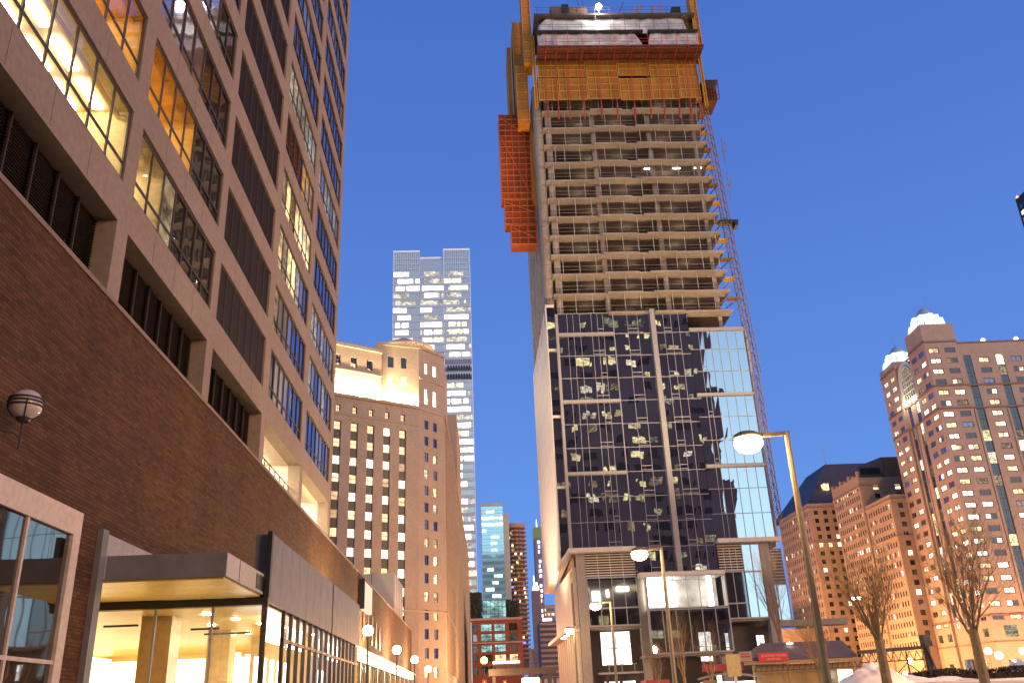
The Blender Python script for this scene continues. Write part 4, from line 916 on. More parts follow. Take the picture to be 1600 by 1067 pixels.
# ---- climbing formwork at the top: each platform is its own thing
ORD = ('first', 'second', 'third', 'fourth', 'fifth', 'last')
def formwork():
    rng = random.Random(3)
    edges = [10.25, 13.1, 17.15, 21.7, 26.2, 30.2, 33.15]
    for i, (a, b) in enumerate(zip(edges, edges[1:])):
        for j, (za, zb, yy) in enumerate(((78.75, 82.5, 98.9), (82.7, 85.75, 99.0))):
            lab = f"yellow formwork panel, {ORD[i]} from the left in the {'lower' if j == 0 else 'upper'} yellow row"
            dz = rng.uniform(-.15, .25) if i in (2, 3) else rng.uniform(-.1, .1)
            t = thing('formwork_panel', lab, 'formwork', ((a + b) / 2, yy, za), 'yellow formwork panels below the red ledge')
            mb = MB(); mb.box(a + .05, b - .05, yy, yy + .08, za + dz, zb + dz); mb.build('sheet', M['yellowp'], t)
            mb = MB()
            for z in (za + .1, za + (zb - za) * .42, za + (zb - za) * .68, zb - .1): mb.box(a + .05, b - .05, yy - .07, yy - .002, z - .05 + dz, z + .05 + dz)
            for f in (.0, .26, .72, 1.0): x = a + .1 + (b - a - .2) * f; mb.box(x - .05, x + .05, yy - .1, yy - .072, za + dz, zb + dz)
            mb.build('rail', M['yellowl'], t)
    t = thing('work_platform', 'red slatted platform jutting out under the grey tarpaulins near the tower top', 'scaffold', (22, 98, 86))
    mb = MB(); mb.box(10.2, 33.6, 96.0, 99.6, 85.62, 85.8); mb.build('deck', M['redslat'], t)
    mb = MB(); x = 10.25
    while x < 33.5: mb.box(x, x + .1, 96.0, 99.6, 85.42, 85.61); x += .4
    for y in (96.05, 97.3, 98.5, 99.4): mb.box(10.2, 33.6, y, y + .12, 85.25, 85.41)
    mb.build('joist', M['redslat'], t)
    mb = MB()
    for x in (11.4, 12.9, 14.5, 16.5, 18.9, 21.1, 23.5, 25.8, 27.7, 29.8, 31.4, 32.7):
        mb.bar((x, 98.75, 76.0), (x, 98.5, 85.2), .09); mb.bar((x, 98.5, 85.0), (x, 96.1, 85.4), .08); mb.bar((x, 95.95, 85.3), (x, 95.9, 88.3), .06)
        mb.bar((x, 99.3, 75.8), (x, 98.7, 77.6), .16, .3)
    mb.build('strut', M['redpaint'], t)
    mb = MB()
    for z in (86.3, 86.8): mb.box(10.2, 33.5, 95.9, 95.94, z, z + .04)
    mb.build('guard_rail', M['redpaint'], t)
    t = thing('work_platform', 'dark topmost working deck with thin railings above the white tarpaulins', 'scaffold', (22, 98, 91.9))
    mb = MB(); mb.box(10.0, 32.9, 95.8, 104, 90.95, 91.3); mb.build('deck', M['bronze'], t)
    mb = MB(); mb.box(10.1, 25.2, 95.7, 96.7, 88.05, 88.22); mb.box(25.9, 33.0, 95.7, 96.7, 88.05, 88.22); mb.build('ledge', M['blackmetal'], t)
    mb = MB(); x = 10.4
    while x < 33: mb.box(x, x + .05, 95.72, 95.77, 87.7, 92.4); x += 2.05
    for z in (88.8, 89.2, 91.8, 92.3): mb.box(10.1, 32.8, 95.73, 95.76, z, z + .04)
    mb.build('guard_rail', M['bronze'], t)
    for b6, mm, lab in (((12.4, 14.0, 96, 97, 91.3, 92.7), 'roofbox', 'short brown crate on the topmost deck, left of the dark one'), ((15.0, 17.6, 96, 97, 91.3, 92.6), 'roofbox', 'long brown crate on the topmost deck beside the floodlight'), ((14.05, 14.95, 95.9, 97, 91.3, 93.0), 'blackmetal', 'dark crate between two brown ones on the topmost deck'), ((29.8, 31.0, 96, 97, 91.3, 92.5), 'blackmetal', 'dark crate at the right end of the topmost deck')):
        c = thing('crate', lab, 'crate', (b6[0], 96, 91.3), 'crates on the topmost deck'); mb = MB(); mb.box(b6[0], b6[1], b6[2], b6[3], 91.31, b6[5] - .12); mb.build('body', M[mm], c); mb = MB(); mb.box(b6[0] - .04, b6[1] + .04, b6[2] - .04, b6[3] + .04, b6[5] - .119, b6[5]); mb.build('lid', M[mm], c)
    def tarp(x0, x1, za, zb, y, cut0, cut1, lab):
        n, m = 40, 8; mb = MB(); o = []
        for j in range(m + 1):
            for i in range(n + 1):
                f = i / n; g = j / m; x = x0 + (x1 - x0) * f; x += cut0 * g ** 2.5 * (1 - f) ** 6 - cut1 * (g if cut1 > 0 else (1 - g)) * f ** 8 * (1 if cut1 > 0 else -1) * 1
                z = za + (zb - za) * g; d = noise.noise(Vector((x * .8, z * .9, y))) * .22 + noise.noise(Vector((x * 2.2, z * .5, 3))) * .08
                o.append((x, y + d, z + .06 * math.sin(x * 3.1) * (g if j == m else 0)))
        f = []
        for j in range(m):
            for i in range(n): a = j * (n + 1) + i; f.append((a, a + 1, a + n + 2, a + n + 1))
        mb.add(o, f); bk = MB()
        ob = mb.build('tarpaulin', M['tarp'], smooth=True); md = ob.modifiers.new('thickness', 'SOLIDIFY'); md.thickness = .03
        tag(ob, lab, 'tarpaulin', 'tarpaulins wrapping the top of the tower')
    tarp(10.3, 25.1, 85.85, 88.05, 96.3, 0, 1.0, 'long grey tarpaulin above the red ledge, left of the dark triangular gap')
    tarp(25.9, 33.0, 85.85, 88.05, 96.25, .4, 0, 'short crumpled grey tarpaulin above the red ledge, right of the dark triangular gap')
    tarp(10.35, 31.8, 88.3, 90.9, 96.5, 1.4, .6, 'long pale tarpaulin sheet with cut corner under the topmost deck')
    t = thing('floodlight', 'glaring white floodlight on the topmost deck of the unfinished tower', 'floodlight', (19.4, 95.8, 91.3))
    mb = MB(); mb.box(19.15, 19.25, 95.75, 95.85, 91.3, 92.4); mb.build('stand', M['steelgrey'], t)
    mb = MB(); mb.lathe([(.001, -.42), (.3, -.3), (.42, 0), (.3, .3), (.001, .42)], (19.2, 95.4, 92.1), 16); mb.build('lens', M['glowwhite'], t, smooth=True)
    lamp('POINT', (19.2, 94.3, 91.7), 1100, (1, .97, .9), .3)
    mb = MB(); mb.box(13.5, 32, 103.2, 104, 79, 90.9); ob = mb.build('form_backing_wall', M['rawwall']); tag(ob, 'brown inner form wall behind the tarpaulins at the top of the tower', 'formwork')
    # orange form masts at both ends
    def mast(x0, x1, y0, y1, za, zb, lab):
        t = thing('form_mast', lab, 'formwork', ((x0 + x1) / 2, y0, za), 'orange form masts at the tower top')
        mb = MB(); mb.box(x0, x1, y0, y1, za, zb); mb.build('panel', M['orange'], t)
        mb = MB(); z = za + .5
        while z < zb: mb.box(x0 - .05, x1 + .05, y0 - .08, y0 - .003, z, z + .12); z += 1.6
        mb.box(x0 - .06, x0 + .06, y0 - .15, y0 - .005, za, zb); mb.box(x1 - .06, x1 + .06, y0 - .15, y0 - .005, za, zb); mb.build('rail', M['yellowl'], t)
    mast(8.55, 9.75, 99.2, 102, 85.5, 101.5, 'tall orange form mast at the front left corner of the tower top')
    mast(7.35, 8.7, 103.5, 108, 82, 96.8, 'second orange form mast behind the front left one, shorter')
    mast(6.55, 7.1, 106, 111, 75, 94.2, 'outermost narrow orange form mast on the left of the tower top')
    mast(7.4, 9.0, 101.0, 103, 76.5, 86.5, 'low orange form mast above the left safety net')
    mast(9.7, 10.05, 98.9, 99.2, 77.5, 90.0, 'slim orange form post beside the yellow panels on the left')
    mast(32.75, 33.6, 96.7, 98.4, 85.9, 101.5, 'tall orange form mast at the right end of the tarpaulins')
    mast(33.4, 33.75, 98.6, 98.95, 77.2, 86.0, 'slim orange form post beside the yellow panels on the right')
    # left safety net stepped downwards
    t = thing('safety_net', 'stepped orange red safety screen hanging off the left side of the tower', 'scaffold', (8, 104, 60))
    y = 104.0
    for x0, x1, za, zb in ((4.75, 9.3, 66.0, 80.2), (5.1, 9.3, 62.0, 65.95), (5.85, 9.3, 58.9, 61.95)):
        mb = MB(); mb.box(x0, x1, y, y + 2.2, za, zb); mb.build('net', M['redorange'], t)
        mb = MB(); z = za
        while z < zb: mb.box(x0, x1, y - .1, y - .005, z, z + .14); z += .95
        n = int((x1 - x0) / .9)
        for k in range(n + 1): x = x0 + (x1 - x0) * k / n; mb.box(x - .05, x + .05, y - .14, y - .102, za - .9 * (k == 0), zb)
        mb.bar((x0 + .2, y - .2, zb - .5), (x1 - .4, y - .2, zb - (4 if zb > 75 else 2)), .09); mb.bar((x0 + .2, y - .2, zb - 4), (x1 - .4, y - .2, za + .5), .09) if zb > 75 else None
        mb.build('tube_frame', M['redframe'], t)
    mb = MB(); mb.add([(9.0, 102.6, 64), (9.5, 102.6, 64), (9.75, 102.4, 72), (9.2, 102.4, 79), (8.9, 102.4, 72)], [(0, 1, 2, 3, 4)]); mb.prism([(8.85, 102.6), (9.45, 102.6), (9.45, 103.4), (8.85, 103.4)], 65, 78, inset=[(9.1, 102.6), (9.3, 102.6), (9.3, 103.4), (9.1, 103.4)]); mb.build('brace', M['orange'], t)
    t = thing('work_platform', 'small red and grey platform jutting from the right side of the yellow panels', 'scaffold', (34.8, 100, 79))
    mb = MB()
    for k in range(4): mb.box(33.6, 36.0 - .12 * k, 99.2, 103, 82.1 - k * .35, 82.25 - k * .35)
    mb.build('deck', M['bronze'], t)
    mb = MB()
    for k in range(7): mb.bar((33.7 + k * .36, 99.4, 79.1), (33.7 + k * .36, 99.3, 82), .1)
    for k in range(4): mb.box(33.6, 35.9 - k * .15, 99.5, 99.6, 79.1 + k * .7, 79.22 + k * .7)
    mb.box(33.6, 35.6, 99.7, 103, 79.0, 80.8); mb.build('joist', M['redslat'], t)
    # hoist mast, a lattice climbing the right side
    t = thing('hoist_mast', 'orange brown lattice hoist mast climbing the right side of the tower', 'hoist', (34.6, 99, 0))
    mb = MB(); xa, xb, ya, yb = 34.85, 35.65, 99.6, 100.6; z = 20; top = 79
    lean = lambda z: -.3 - 1.35 * max(0, (z - 38) / 40)
    for x in (xa, xb):
        for y in (ya, yb):
            mb.bar((x + lean(20), y, 20), (x + lean(38), y, 38), .1); mb.bar((x, y, 38), (x + lean(top), y, top), .1)
    while z < top - 1.5:
        e = z + 1.5; l0, l1 = lean(z), lean(e)
        mb.bar((xa + l0, ya, z), (xb + l1, ya, e), .06); mb.bar((xb + l0, ya, z), (xb + l0, yb, e), .06); mb.bar((xa + l0, yb, z), (xb + l1, yb, e), .06); mb.bar((xa + l0, ya, z), (xb + l0, ya, z), .07); mb.bar((xa + l0, yb, z), (xb + l0, yb, z), .07); z = e
    mb.build('lattice', M['hoist'], t)
    for k in range(12):
        z = 48 + k * 2.83; mb = MB(); mb.bar((33.0, 100.2, z - .05), (xa + lean(z) + .3, 100.0, z + .35), .14); mb.bar((33.0, 101.2, z - .5), (xa + lean(z) + .3, 100.0, z + .35), .1); mb.box(33.2 + lean(z) * .3, xa + lean(z) + .3, 99.7, 100.8, z + .3, z + .42); mb.build('tie_bracket', M['yellowl'] if k % 2 else M['hoist'], t)
    mb = MB(); mb.box(33.2, 35.6, 98.9, 100.2, 59.0, 59.25); mb.box(35.1, 35.5, 98.9, 100.2, 58.4, 59.0); mb.build('landing', M['blackmetal'], t)
    for z in (64.5, 70): mb = MB(); mb.bar((34.6, 99.4, z), (35.6, 99.4, z + .5), .08); mb.bar((35.2, 99.4, z - 2), (35.2, 99.4, z + 2.4), .08); mb.bar((35.55, 99.4, z), (35.55, 99.4, z + 2), .06); mb.build('antenna_arm', M['hoist'], t)
    # crane boom rising out of the picture above the deck, with two hanging cables
    t = thing('tower_crane', 'orange lattice crane boom rising from the top deck beyond the frame', 'crane', (26, 106, 92))
    def lattice(a, b, w, n):
        mb = MB(); a = Vector(a); b = Vector(b); d = (b - a)
        for ox, oy in ((-w, -w), (w, -w), (w, w), (-w, w)): o = Vector((ox, oy, 0)); mb.bar(a + o, b + o, .14)
        for k in range(n):
            p, q_ = a + d * k / n, a + d * (k + 1) / n; mb.bar(p + Vector((-w, -w, 0)), q_ + Vector((w, -w, 0)), .08); mb.bar(p + Vector((w, w, 0)), q_ + Vector((-w, w, 0)), .08)
        return mb
    lattice((24.2, 106, 92), (27.6, 106, 102), .45, 8).build('boom', M['orange'], t); lattice((30.2, 106, 92), (30.4, 106, 102), .7, 8).build('boom', M['orange'], t)
    mb = MB(); mb.bar((22.0, 105, 93.5), (25.0, 105, 102), .1); mb.tube((17.2, 97.2, 91.9), (16.2, 100, 101), .04); mb.tube((17.5, 97.2, 91.9), (17.4, 100, 101), .04); mb.build('cable', M['darkpole'], t)
M['glowwhite'] = emit('floodlight_lens', (1, .98, .92), 60.)
M['hoist'] = solid('rusty_orange_steel', (.22, .125, .06), .7, .2)
M['redframe'] = solid('red_scaffold_tube', (.62, .12, .02), .6, .15)
formwork()
# ------------------------------------------------------------------ granite tower with two lantern turrets, right
def turret_tower():
    R = thing('office_tower', 'pink granite office tower with two white lit lantern turrets', 'tower', (178, 298, 0)); W = Wins(R, 98)
    Cn = (160.0, 280.0); LL = 39.8; far = (161.83, 319.76); FL = Fr(far, (Cn[0] - far[0], Cn[1] - far[1])); FF = Fr(Cn, (.999, -.046)); LF = 75
    ctr = [79.2 + 3.9 * k for k in range(-16, 9)]; rows = [(c - 1.0, c + 1.0) for c in ctr if c > 19]
    pairs = [2.9, 8.6, 20.0, 31.4, 37.1, 48.5, 54.2, 60]; strips = [14.3, 25.7, 42.8]
    kinds = [('darkwin', 3.4), ('bluewin', .9), ('lit_y', 2.2), ('lit_w', 2.8), ('lit_ww', 2.2), ('lit_dim', 1.4)]
    def pk():
        k = weighted(kinds); return [k, k if random.random() < .8 else weighted(kinds)]
    def face(F, ln, ps, ss, zt, nm, off=0):
        holes = []
        for p in ps:
            for c, d in rows:
                if d < zt - 2: holes.append((p - 1.9, p + 1.9, c, d, 0))
        for p in ss:
            for c, d in rows:
                if d < zt - 5: holes.append((p - 1.35, p + 1.35, c - .95, d + .94, 1))
        mb = grid_wall(MB(), 0, ln, 0, zt, [h[:4] for h in holes], .22)
        mb.mi = 1
        for z, h in ((97.0, .55), (88.8, .5), (20.9, .6), (13.2, .4), (112.9 if zt < 116 else 113.4, .5)): fbox(mb, 0, ln, .0, .35, z, z + h)
        mb.mi = 0
        for p in ss:
            for q_ in (-1.75, 1.75): fbox(mb, p + q_ - .35, p + q_ + .35, .0, .28, 22, 88.5)
        F.build(mb, nm, [M['granite'], M['granitetrim']], R)
        for h in holes:
            if h[4]: W.add(F, h[0], h[1], h[2], h[3], .2, weighted([('darkwin', 5), ('lit_dim', 2), ('lit_w', 1.6), ('lit_y', 1)]), 'bronze', 1, (.3,), .12)
            else: W.add(F, h[0], h[1], h[2], h[3], .2, pk(), 'granitetrim', 1, (), .3)
    # left face in three strips: far turret, recessed arch bay, near turret
    def sub(F, s0, s1, d): x, y, _ = F.at(s0, d, 0); return Fr((x, y), (F.u[0] * (s1 - s0), F.u[1] * (s1 - s0)))
    A = sub(FL, 0, 13.6, 0); B = sub(FL, 13.6, 26.6, -.8); Cc = sub(FL, 26.6, LL, 0)
    face(A, 13.6, [3.6, 9.8], [], 116.5, 'turret_wall'); face(B, 13, [], [3.2, 9.8], 112.5, 'bay_wall'); face(Cc, 13.2, [3.6, 9.6], [], 120.5, 'turret_wall')
    F1 = sub(FF, 0, 11.6, 0); F2 = sub(FF, 11.6, LF, -.6)
    face(F1, 11.6, [2.9, 8.6], [], 120.5, 'turret_wall'); face(F2, LF - 11.6, [p - 11.6 for p in pairs if p > 12], [p - 11.6 for p in strips], 113.0, 'wall')
    mb = MB(); fbox(mb, -.1, 0, -.4, .8, 0, 116.4); fbox(mb, 13.0, 13.1, -.4, .78, 0, 112); B.build(mb, 'bay_wall', M['granite'], R)
    mb = MB(); fbox(mb, -.1, 0, -.4, .58, 0, 120); F2.build(mb, 'turret_wall', M['granite'], R)
    # bodies
    mb = MB(); bk = lambda p, d: (p[0], p[1])
    mb.prism([FF.at(1.8, -1.8, 0)[:2], FF.at(LF, -1.8, 0)[:2], FF.at(LF, -39, 0)[:2], FF.at(3.6, -39.0, 0)[:2]], 0, 112.4); mb.build('core', M['roofbox'], R)
    mb = MB(); mb.prism([FF.at(.02, -.02, 0)[:2], FF.at(11.58, -.02, 0)[:2], FF.at(11.58, -13.2, 0)[:2], FF.at(.02, -13.2, 0)[:2]], 112, 120.45, skip=(0, 3)); mb.build('turret_wall', M['granite'], R)
    mb = MB(); mb.prism([A.at(13.58, -.02, 0)[:2], A.at(13.58, -11, 0)[:2], A.at(0, -11, 0)[:2], A.at(.02, -.02, 0)[:2]], 112, 116.45, skip=(3,)); mb.build('turret_wall', M['granite'], R)
    # arched window bay
    def arch(F, s0, s1, za, zs, d0, d1, n=14):
        mb = MB(); r = (s1 - s0) / 2; c = (s0 + s1) / 2; o = [(s0, za), (s1, za)] + [(c + r * math.cos(t * PI / n), zs + r * math.sin(t * PI / n)) for t in range(n + 1)]
        k = len(o); mb.add([(s, -d1, z) for s, z in o] + [(s, -d0, z) for s, z in o], [tuple(range(k))] + [(i, i + k, (i + 1) % k + k, (i + 1) % k) for i in range(k)]); return mb
    arch(B, .3, 12.7, 97.7, 107.5, .02, .5).build('arch_surround', M['archstone'], R, (B.o[0], B.o[1], 0), B.rz)
    arch(B, 3.2, 12.0, 99.5, 106.8, .5, .62).build('arched_window', M['lit_dim'], R, (B.o[0], B.o[1], 0), B.rz)
    mb = MB()
    for k in range(6): s = 3.2 + 8.8 * k / 5; fbox(mb, s - .12, s + .12, .63, .85, 99.5, 107 + (3.4 if 0 < k < 5 else 0))
    for z in (101.5, 103.5, 105.5, 107.2): fbox(mb, 3.2, 12, .63, .8, z, z + .3)
    for t in range(9): a = t * PI / 9; b_ = (t + 1) * PI / 9; mb.bar((7.6 + 4.2 * math.cos(a), -.75, 107 + 4.2 * math.sin(a)), (7.6 + 4.2 * math.cos(b_), -.75, 107 + 4.2 * math.sin(b_)), .3)
    B.build(mb, 'arch_tracery', M['archstone'], R)
    for s in (2, 5, 9): p = B.at(s, 2.2, 98.3); lamp('POINT', p, 800, (.95, 1, .8), .3)
    # lanterns
    def lantern(cx, cy, z, s, zt):
        mb = MB()
        for k in range(12):
            a = k * PI / 6 + .2; x, y = cx + s * math.cos(a), cy + s * math.sin(a); h = (2.0 if k % 2 else 3.3) * s / 5; w = s * .17
            mb.prism([(x - w, y - w), (x + w, y - w), (x + w, y + w), (x - w, y + w)], z + .05, z + h, True, False, (), [(x - w * .6, y - w * .6), (x + w * .6, y - w * .6), (x + w * .6, y + w * .6), (x - w * .6, y + w * .6)])
        for k in range(8):
            a = k * PI / 4; x, y = cx + s * .7 * math.cos(a), cy + s * .7 * math.sin(a); w = s * .15; mb.box(x - w, x + w, y - w, y + w, z + .05, z + 4.9 * s / 5)
        mb.lathe([(s * .6, 0), (s * .6, 4.4 * s / 5), (s * .5, 5.4 * s / 5)], (cx, cy, z + .1), 16); mb.build('lantern_glass', M['crownlight'], R)
        mb = MB(); r = s * .5; zz = z + .1 + 5.4 * s / 5; mb.lathe([(r * 1.08, -.2), (r, 0), (r * .95, r * .35), (r * .75, r * .7), (r * .4, r), (.01, r * 1.12)], (cx, cy, zz), 16); mb.tube((cx, cy, zz + r), (cx, cy, zt), .14, .05, 6); mb.build('dome', M['domegrey'], R, smooth=True)
        mb = MB()
        for k in range(12):
            a = k * PI / 6 + .45; mb.bar((cx + s * 1.02 * math.cos(a), cy + s * 1.02 * math.sin(a), z + .05), (cx + s * .62 * math.cos(a), cy + s * .62 * math.sin(a), z + 4.6 * s / 5), .3)
        mb.build('lantern_rib', M['archstone'], R)
    p = FF.at(5.8, -6.6, 0); lantern(p[0], p[1], 120.4, 5.4, 134); p = A.at(6.8, -5.5, 0); lantern(p[0], p[1], 116.4, 5.2, 130)
    mb = MB()
    for k in range(9): p = FF.at(22 + k * 5.9, -1.5, 114); mb.lathe([(.01, -.8), (.6, -.5), (.8, 0), (.5, .6), (.01, .8)], (p[0], p[1], 114.2), 10) if k % 3 != 1 else None
    mb.build('roof_lamp', M['beacon'], R)
    mb = MB()
    for s, w, z0_, z1_ in ((6, 4, 14.6, 18), (14, 3, 14.6, 18.5), (22, 4.5, 15, 18), (30, 4.5, 15, 18)): mb = MB(); fbox(mb, s - w / 2, s + w / 2, .03, .12, z0_, z1_); FF.build(mb, 'ground_window', M['lit_dim'], R)
    for s, w, z0_, z1_ in ((4, 2, 2, 8), (14, 6, 2, 8), (27, 9, 2, 8.5), (42, 9, 2, 8.5)): mb = MB(); fbox(mb, s - w / 2, s + w / 2, .03, .12, z0_, z1_); FF.build(mb, 'ground_window', M['lit_dim'], R)
    for s, w, z0_, z1_ in ((4, 3, 15, 17.5), (11, 3, 15, 17.5), (29, 3, 15, 17.5), (36, 3, 15, 17.5), (8, 3, 2, 8), (20, 5, 2, 9), (31, 3, 2, 8)): mb = MB(); fbox(mb, s - w / 2, s + w / 2, .03, .12, z0_, z1_); FL.build(mb, 'ground_window', M['lit_dim'], R)
    W.flush()
M['granitetrim'] = solid('brown_granite_trim', (.2, .1, .075), .6, .08)
M['archstone'] = solid('pale_green_stone', (.55, .55, .42), .6, .06)
M['domegrey'] = solid('grey_green_dome', (.35, .38, .42), .4, .06)
turret_tower()

def masonry(label, cn, yfar, xend, zt, mat, fl, wl, wf, lit, ledges, parapet=False, litrows=()):
    R = thing('masonry_building', label, 'building', (cn[0] + 8, cn[1] + 8, 0)); W = Wins(R, 98)
    FL = Fr((cn[0], yfar), (0, -1)); FF = Fr(cn, (1, 0)); LL = yfar - cn[1]; LF = xend - cn[0]
    n = int((zt - 14) / fl); rows = [(zt - 3.2 - fl * k - 1.9, zt - 3.2 - fl * k) for k in range(n)]
    def cols(ln, p, w): m = int((ln - .8) / p); o = (ln - m * p) / 2; return [(o + p * (i + .5) - w / 2, o + p * (i + .5) + w / 2) for i in range(m)]
    pk = lambda i, j: (weighted([('lit_w', 2), ('lit_y', 1), ('lit_ww', 1)]) if (j in litrows and random.random() < .7) or random.random() < lit else random.choice(['darkwin', 'darkwin', 'blackwin']))
    facade(R, W, FL, LL, 0, zt, cols(LL, *wl), rows, mat, pk, .16, 'bronze', 1, (), 'wall', fr=.08)
    facade(R, W, FF, LF, 0, zt, cols(LF, *wf), rows, mat, pk, .16, 'bronze', 1, (), 'wall', fr=.08)
    mb = MB(); mb.prism([(cn[0] + .02, cn[1] + .02), (xend, cn[1] + .02), (xend, yfar), (cn[0] + .02, yfar)], 0, zt - .05, skip=(0, 3)); mb.build('wall', M[mat], R)
    for z in ledges:
        mb = MB(); fbox(mb, -.0, LL + .4, 0.002, .4, z, z + .6); FL.build(mb, 'cornice', M[mat], R)
        mb = MB(); fbox(mb, 0, LF, .002, .4, z, z + .6); FF.build(mb, 'cornice', M[mat], R)
    if parapet:
        mb = MB(); fbox(mb, 0, LL, -.8, .08, zt, zt + .9)
        for k in range(7): s = .3 + k * (LL - 1.5) / 6; fbox(mb, s, s + 1.5, -.8, .1, zt + .9, zt + (2.6 if k % 2 == 0 else 1.7))
        FL.build(mb, 'parapet', M[mat], R)
    W.flush(); return R, FL, FF
M['blackwin'] = mirror('black_window', (.012, .01, .01), .04, .05)
masonry('brown masonry block with rows of small windows beside the granite tower', (155.8, 320), 342, 185, 68.5, 'granite2', 3.5, (2.2, 1.1), (4.4, 1.9), .1, (66.2, 52.6, 17.5, 12.5), litrows=(5,))
b2, l2, f2 = masonry('tallest of the three brown masonry blocks, with a crenellated parapet', (155.5, 343), 371, 196, 80.5, 'granite3', 3.45, (2.15, 1.05), (9.0, 2.2), .07, (76.4, 20), True, litrows=(0, 7))
mb = MB(); mb.prism([(171, 352), (196, 352), (196, 368), (167, 368)], 80.4, 91); mb.box(160, 170, 352, 364, 80.4, 84); mb.mi = 1; mb.box(161, 169.5, 351.6, 351.95, 84, 86.5); mb.build('roof_box', [M['roofbox'], M['blackmetal']], b2)
b1, l1, f1 = masonry('brown masonry block under a big dark mansard roof', (150.2, 387), 428, 190, 79.5, 'granite2', 3.6, (2.7, 1.2), (4.2, 1.8), .1, (77, 62), litrows=(4,))
mb = MB(); mb.prism([(150.4, 387.3), (200, 387.3), (200, 440), (150.4, 440)], 79.5, 101.5, inset=[(168.5, 404), (196, 404), (196, 430), (168.5, 430)]); mb.build('mansard_roof', M['darkroof'], b1)
mb = MB(); mb.box(160.8, 163.2, 391.5, 394.5, 86.5, 89.4); mb.mi = 1; mb.box(160.6, 163.4, 391.3, 396, 89.4, 89.9); mb.build('dormer', [M['lit_y'], M['darkroof']], b1)
mb = MB(); mb.box(134, 150.1, 400, 428, 0, 27); mb.build('low_wing', M['granite2'], b1)
mb = MB(); mb.tube((169.5, 405, 101.4), (169.5, 405, 112), .25, .06, 6); mb.build('antenna', M['steelgrey'], b1)

R = thing('office_tower', 'near black office tower just entering at the right edge of the picture', 'tower', (310, 370, 0)); W = Wins(R, 60)
F = Fr((291.0, 390), (0, -1)); rws = [(234 - 4 * k - 2.6, 234 - 4 * k) for k in range(14)]
facade(R, W, F, 40, 0, 238, [(1.2 + 3.6 * k, 3.9 + 3.6 * k) for k in range(5)], rws, 'blackmetal', lambda i, j: weighted([('darkwin', 6), ('lit_dim', 1), ('lit_w', .6)]), .2, 'blackmetal', 0)
mb = MB(); mb.prism([(291.02, 350), (331, 350), (331, 390), (291.02, 390)], 0, 237.9, skip=(3,)); mb.build('wall', M['blackmetal'], R)
mb = MB(); mb.lathe([(.01, -.7), (.7, 0), (.01, .7)], (291.8, 389, 239), 8); mb.build('beacon_lamp', M['redlamp'], R); W.flush()

# ------------------------------------------------------------------ dark tower across the street behind the camera, mirrored in the new glass
def mirrored_tower():
    R = thing('office_tower', 'dark stepped tower with scattered lit windows seen mirrored in the new glass facade', 'tower', (45, -70, 0)); W = Wins(R, 90)
    rng = random.Random(5)
    steps = [(2, 78, 0, 50), (2, 79, 50, 62), (2, 75.5, 62, 76), (2, 78, 76, 92), (2, 75, 92, 104), (2, 77, 104, 114), (2, 73, 114, 160)]
    mb = MB()
    for x0, x1, za, zb in steps: mb.box(x0, x1, -95, -60, za, zb)
    mb.build('wall', M['mirrorwall'], R)
    F = Fr((80, -59.9), (-1, 0))
    for k in range(26):
        z = 8 + 4.4 * k
        for j in range(15):
            x = 72 - j * 4.9
            if rng.random() < .4 and x > 8:
                w = rng.choice([2.2, 3.0, 3.6]); W.add(F, 80 - x, 80 - x + w, z, z + rng.uniform(1.8, 2.7), -.05, rng.choice(['lit_my', 'lit_my', 'lit_mw', 'lit_dim', 'lit_my2']), 'bronze', 1, (), .1)
            elif rng.random() < .5 and x > 8: W.add(F, 80 - x, 80 - x + 3.2, z, z + 2.4, -.05, 'mirdim', 'bronze', 1, (), .1)
    W.flush()
M['mirrorwall'] = solid('dark_brown_tower_wall', (.2, .15, .14), .8, .3, .05)
M['lit_mw'] = litwin('lit_mirrored', (1, .85, .6), 1.6)
M['lit_my'] = litwin('lit_olive_yellow', (1, .85, .4), 1.5, .3)
M['lit_my2'] = litwin('lit_olive_dim', (.9, .85, .5), .6, .2)
M['mirdim'] = solid('dark_window_band', (.02, .02, .024), .5)
mirrored_tower()
# ------------------------------------------------------------------ ground
def ground():
    mb = MB(); xs = [-600, -120, -60, -30, -10, 0, 6, 9, 12, 15, 18, 22, 28, 36, 46, 60, 90, 160, 400, 900]; ys = [-300, -100, -40, -10, 0, 6, 10, 14, 18, 22, 26, 32, 40, 50, 58, 64, 70, 90, 130, 250, 500, 1200]
    def h(x, y):
        a = min(1, max(0, (x - 7) / 5)) * min(1, max(0, (y - 8) / 14)) * (1 if y < 58 else max(0, 1 - (y - 58) / 8))
        return a * (1.5 + .36 * min(1, max(0, (y - 24) / 32))) * (1 if x < 50 else max(0, 1 - (x - 50) / 30))
    for y in ys:
        for x in xs: mb.v.append((x, y, h(x, y)))
    n = len(xs)
    for j in range(len(ys) - 1):
        for i in range(n - 1): a = j * n + i; mb.f.append((a, a + 1, a + n + 1, a + n)); mb.m.append(0)
    tag(mb.build('ground', M['street'], smooth=True), kind='structure')
    mb = MB(); mb.quad((-4.9, -60, .006), (7, -60, .006), (7, 600, .006), (-4.9, 600, .006)); tag(mb.build('road', M['asphalt']), kind='structure')
    mb = MB(); mb.box(-8.95, -4.9, -60, 130, 0, .14); tag(mb.build('pavement', M['paving']), kind='structure')
M['asphalt'] = solid('wet_asphalt', (.07, .065, .06), .35, .2, .3, 3.)
M['paving'] = solid('pale_paving', (.38, .34, .3), .7, .1)
ground()

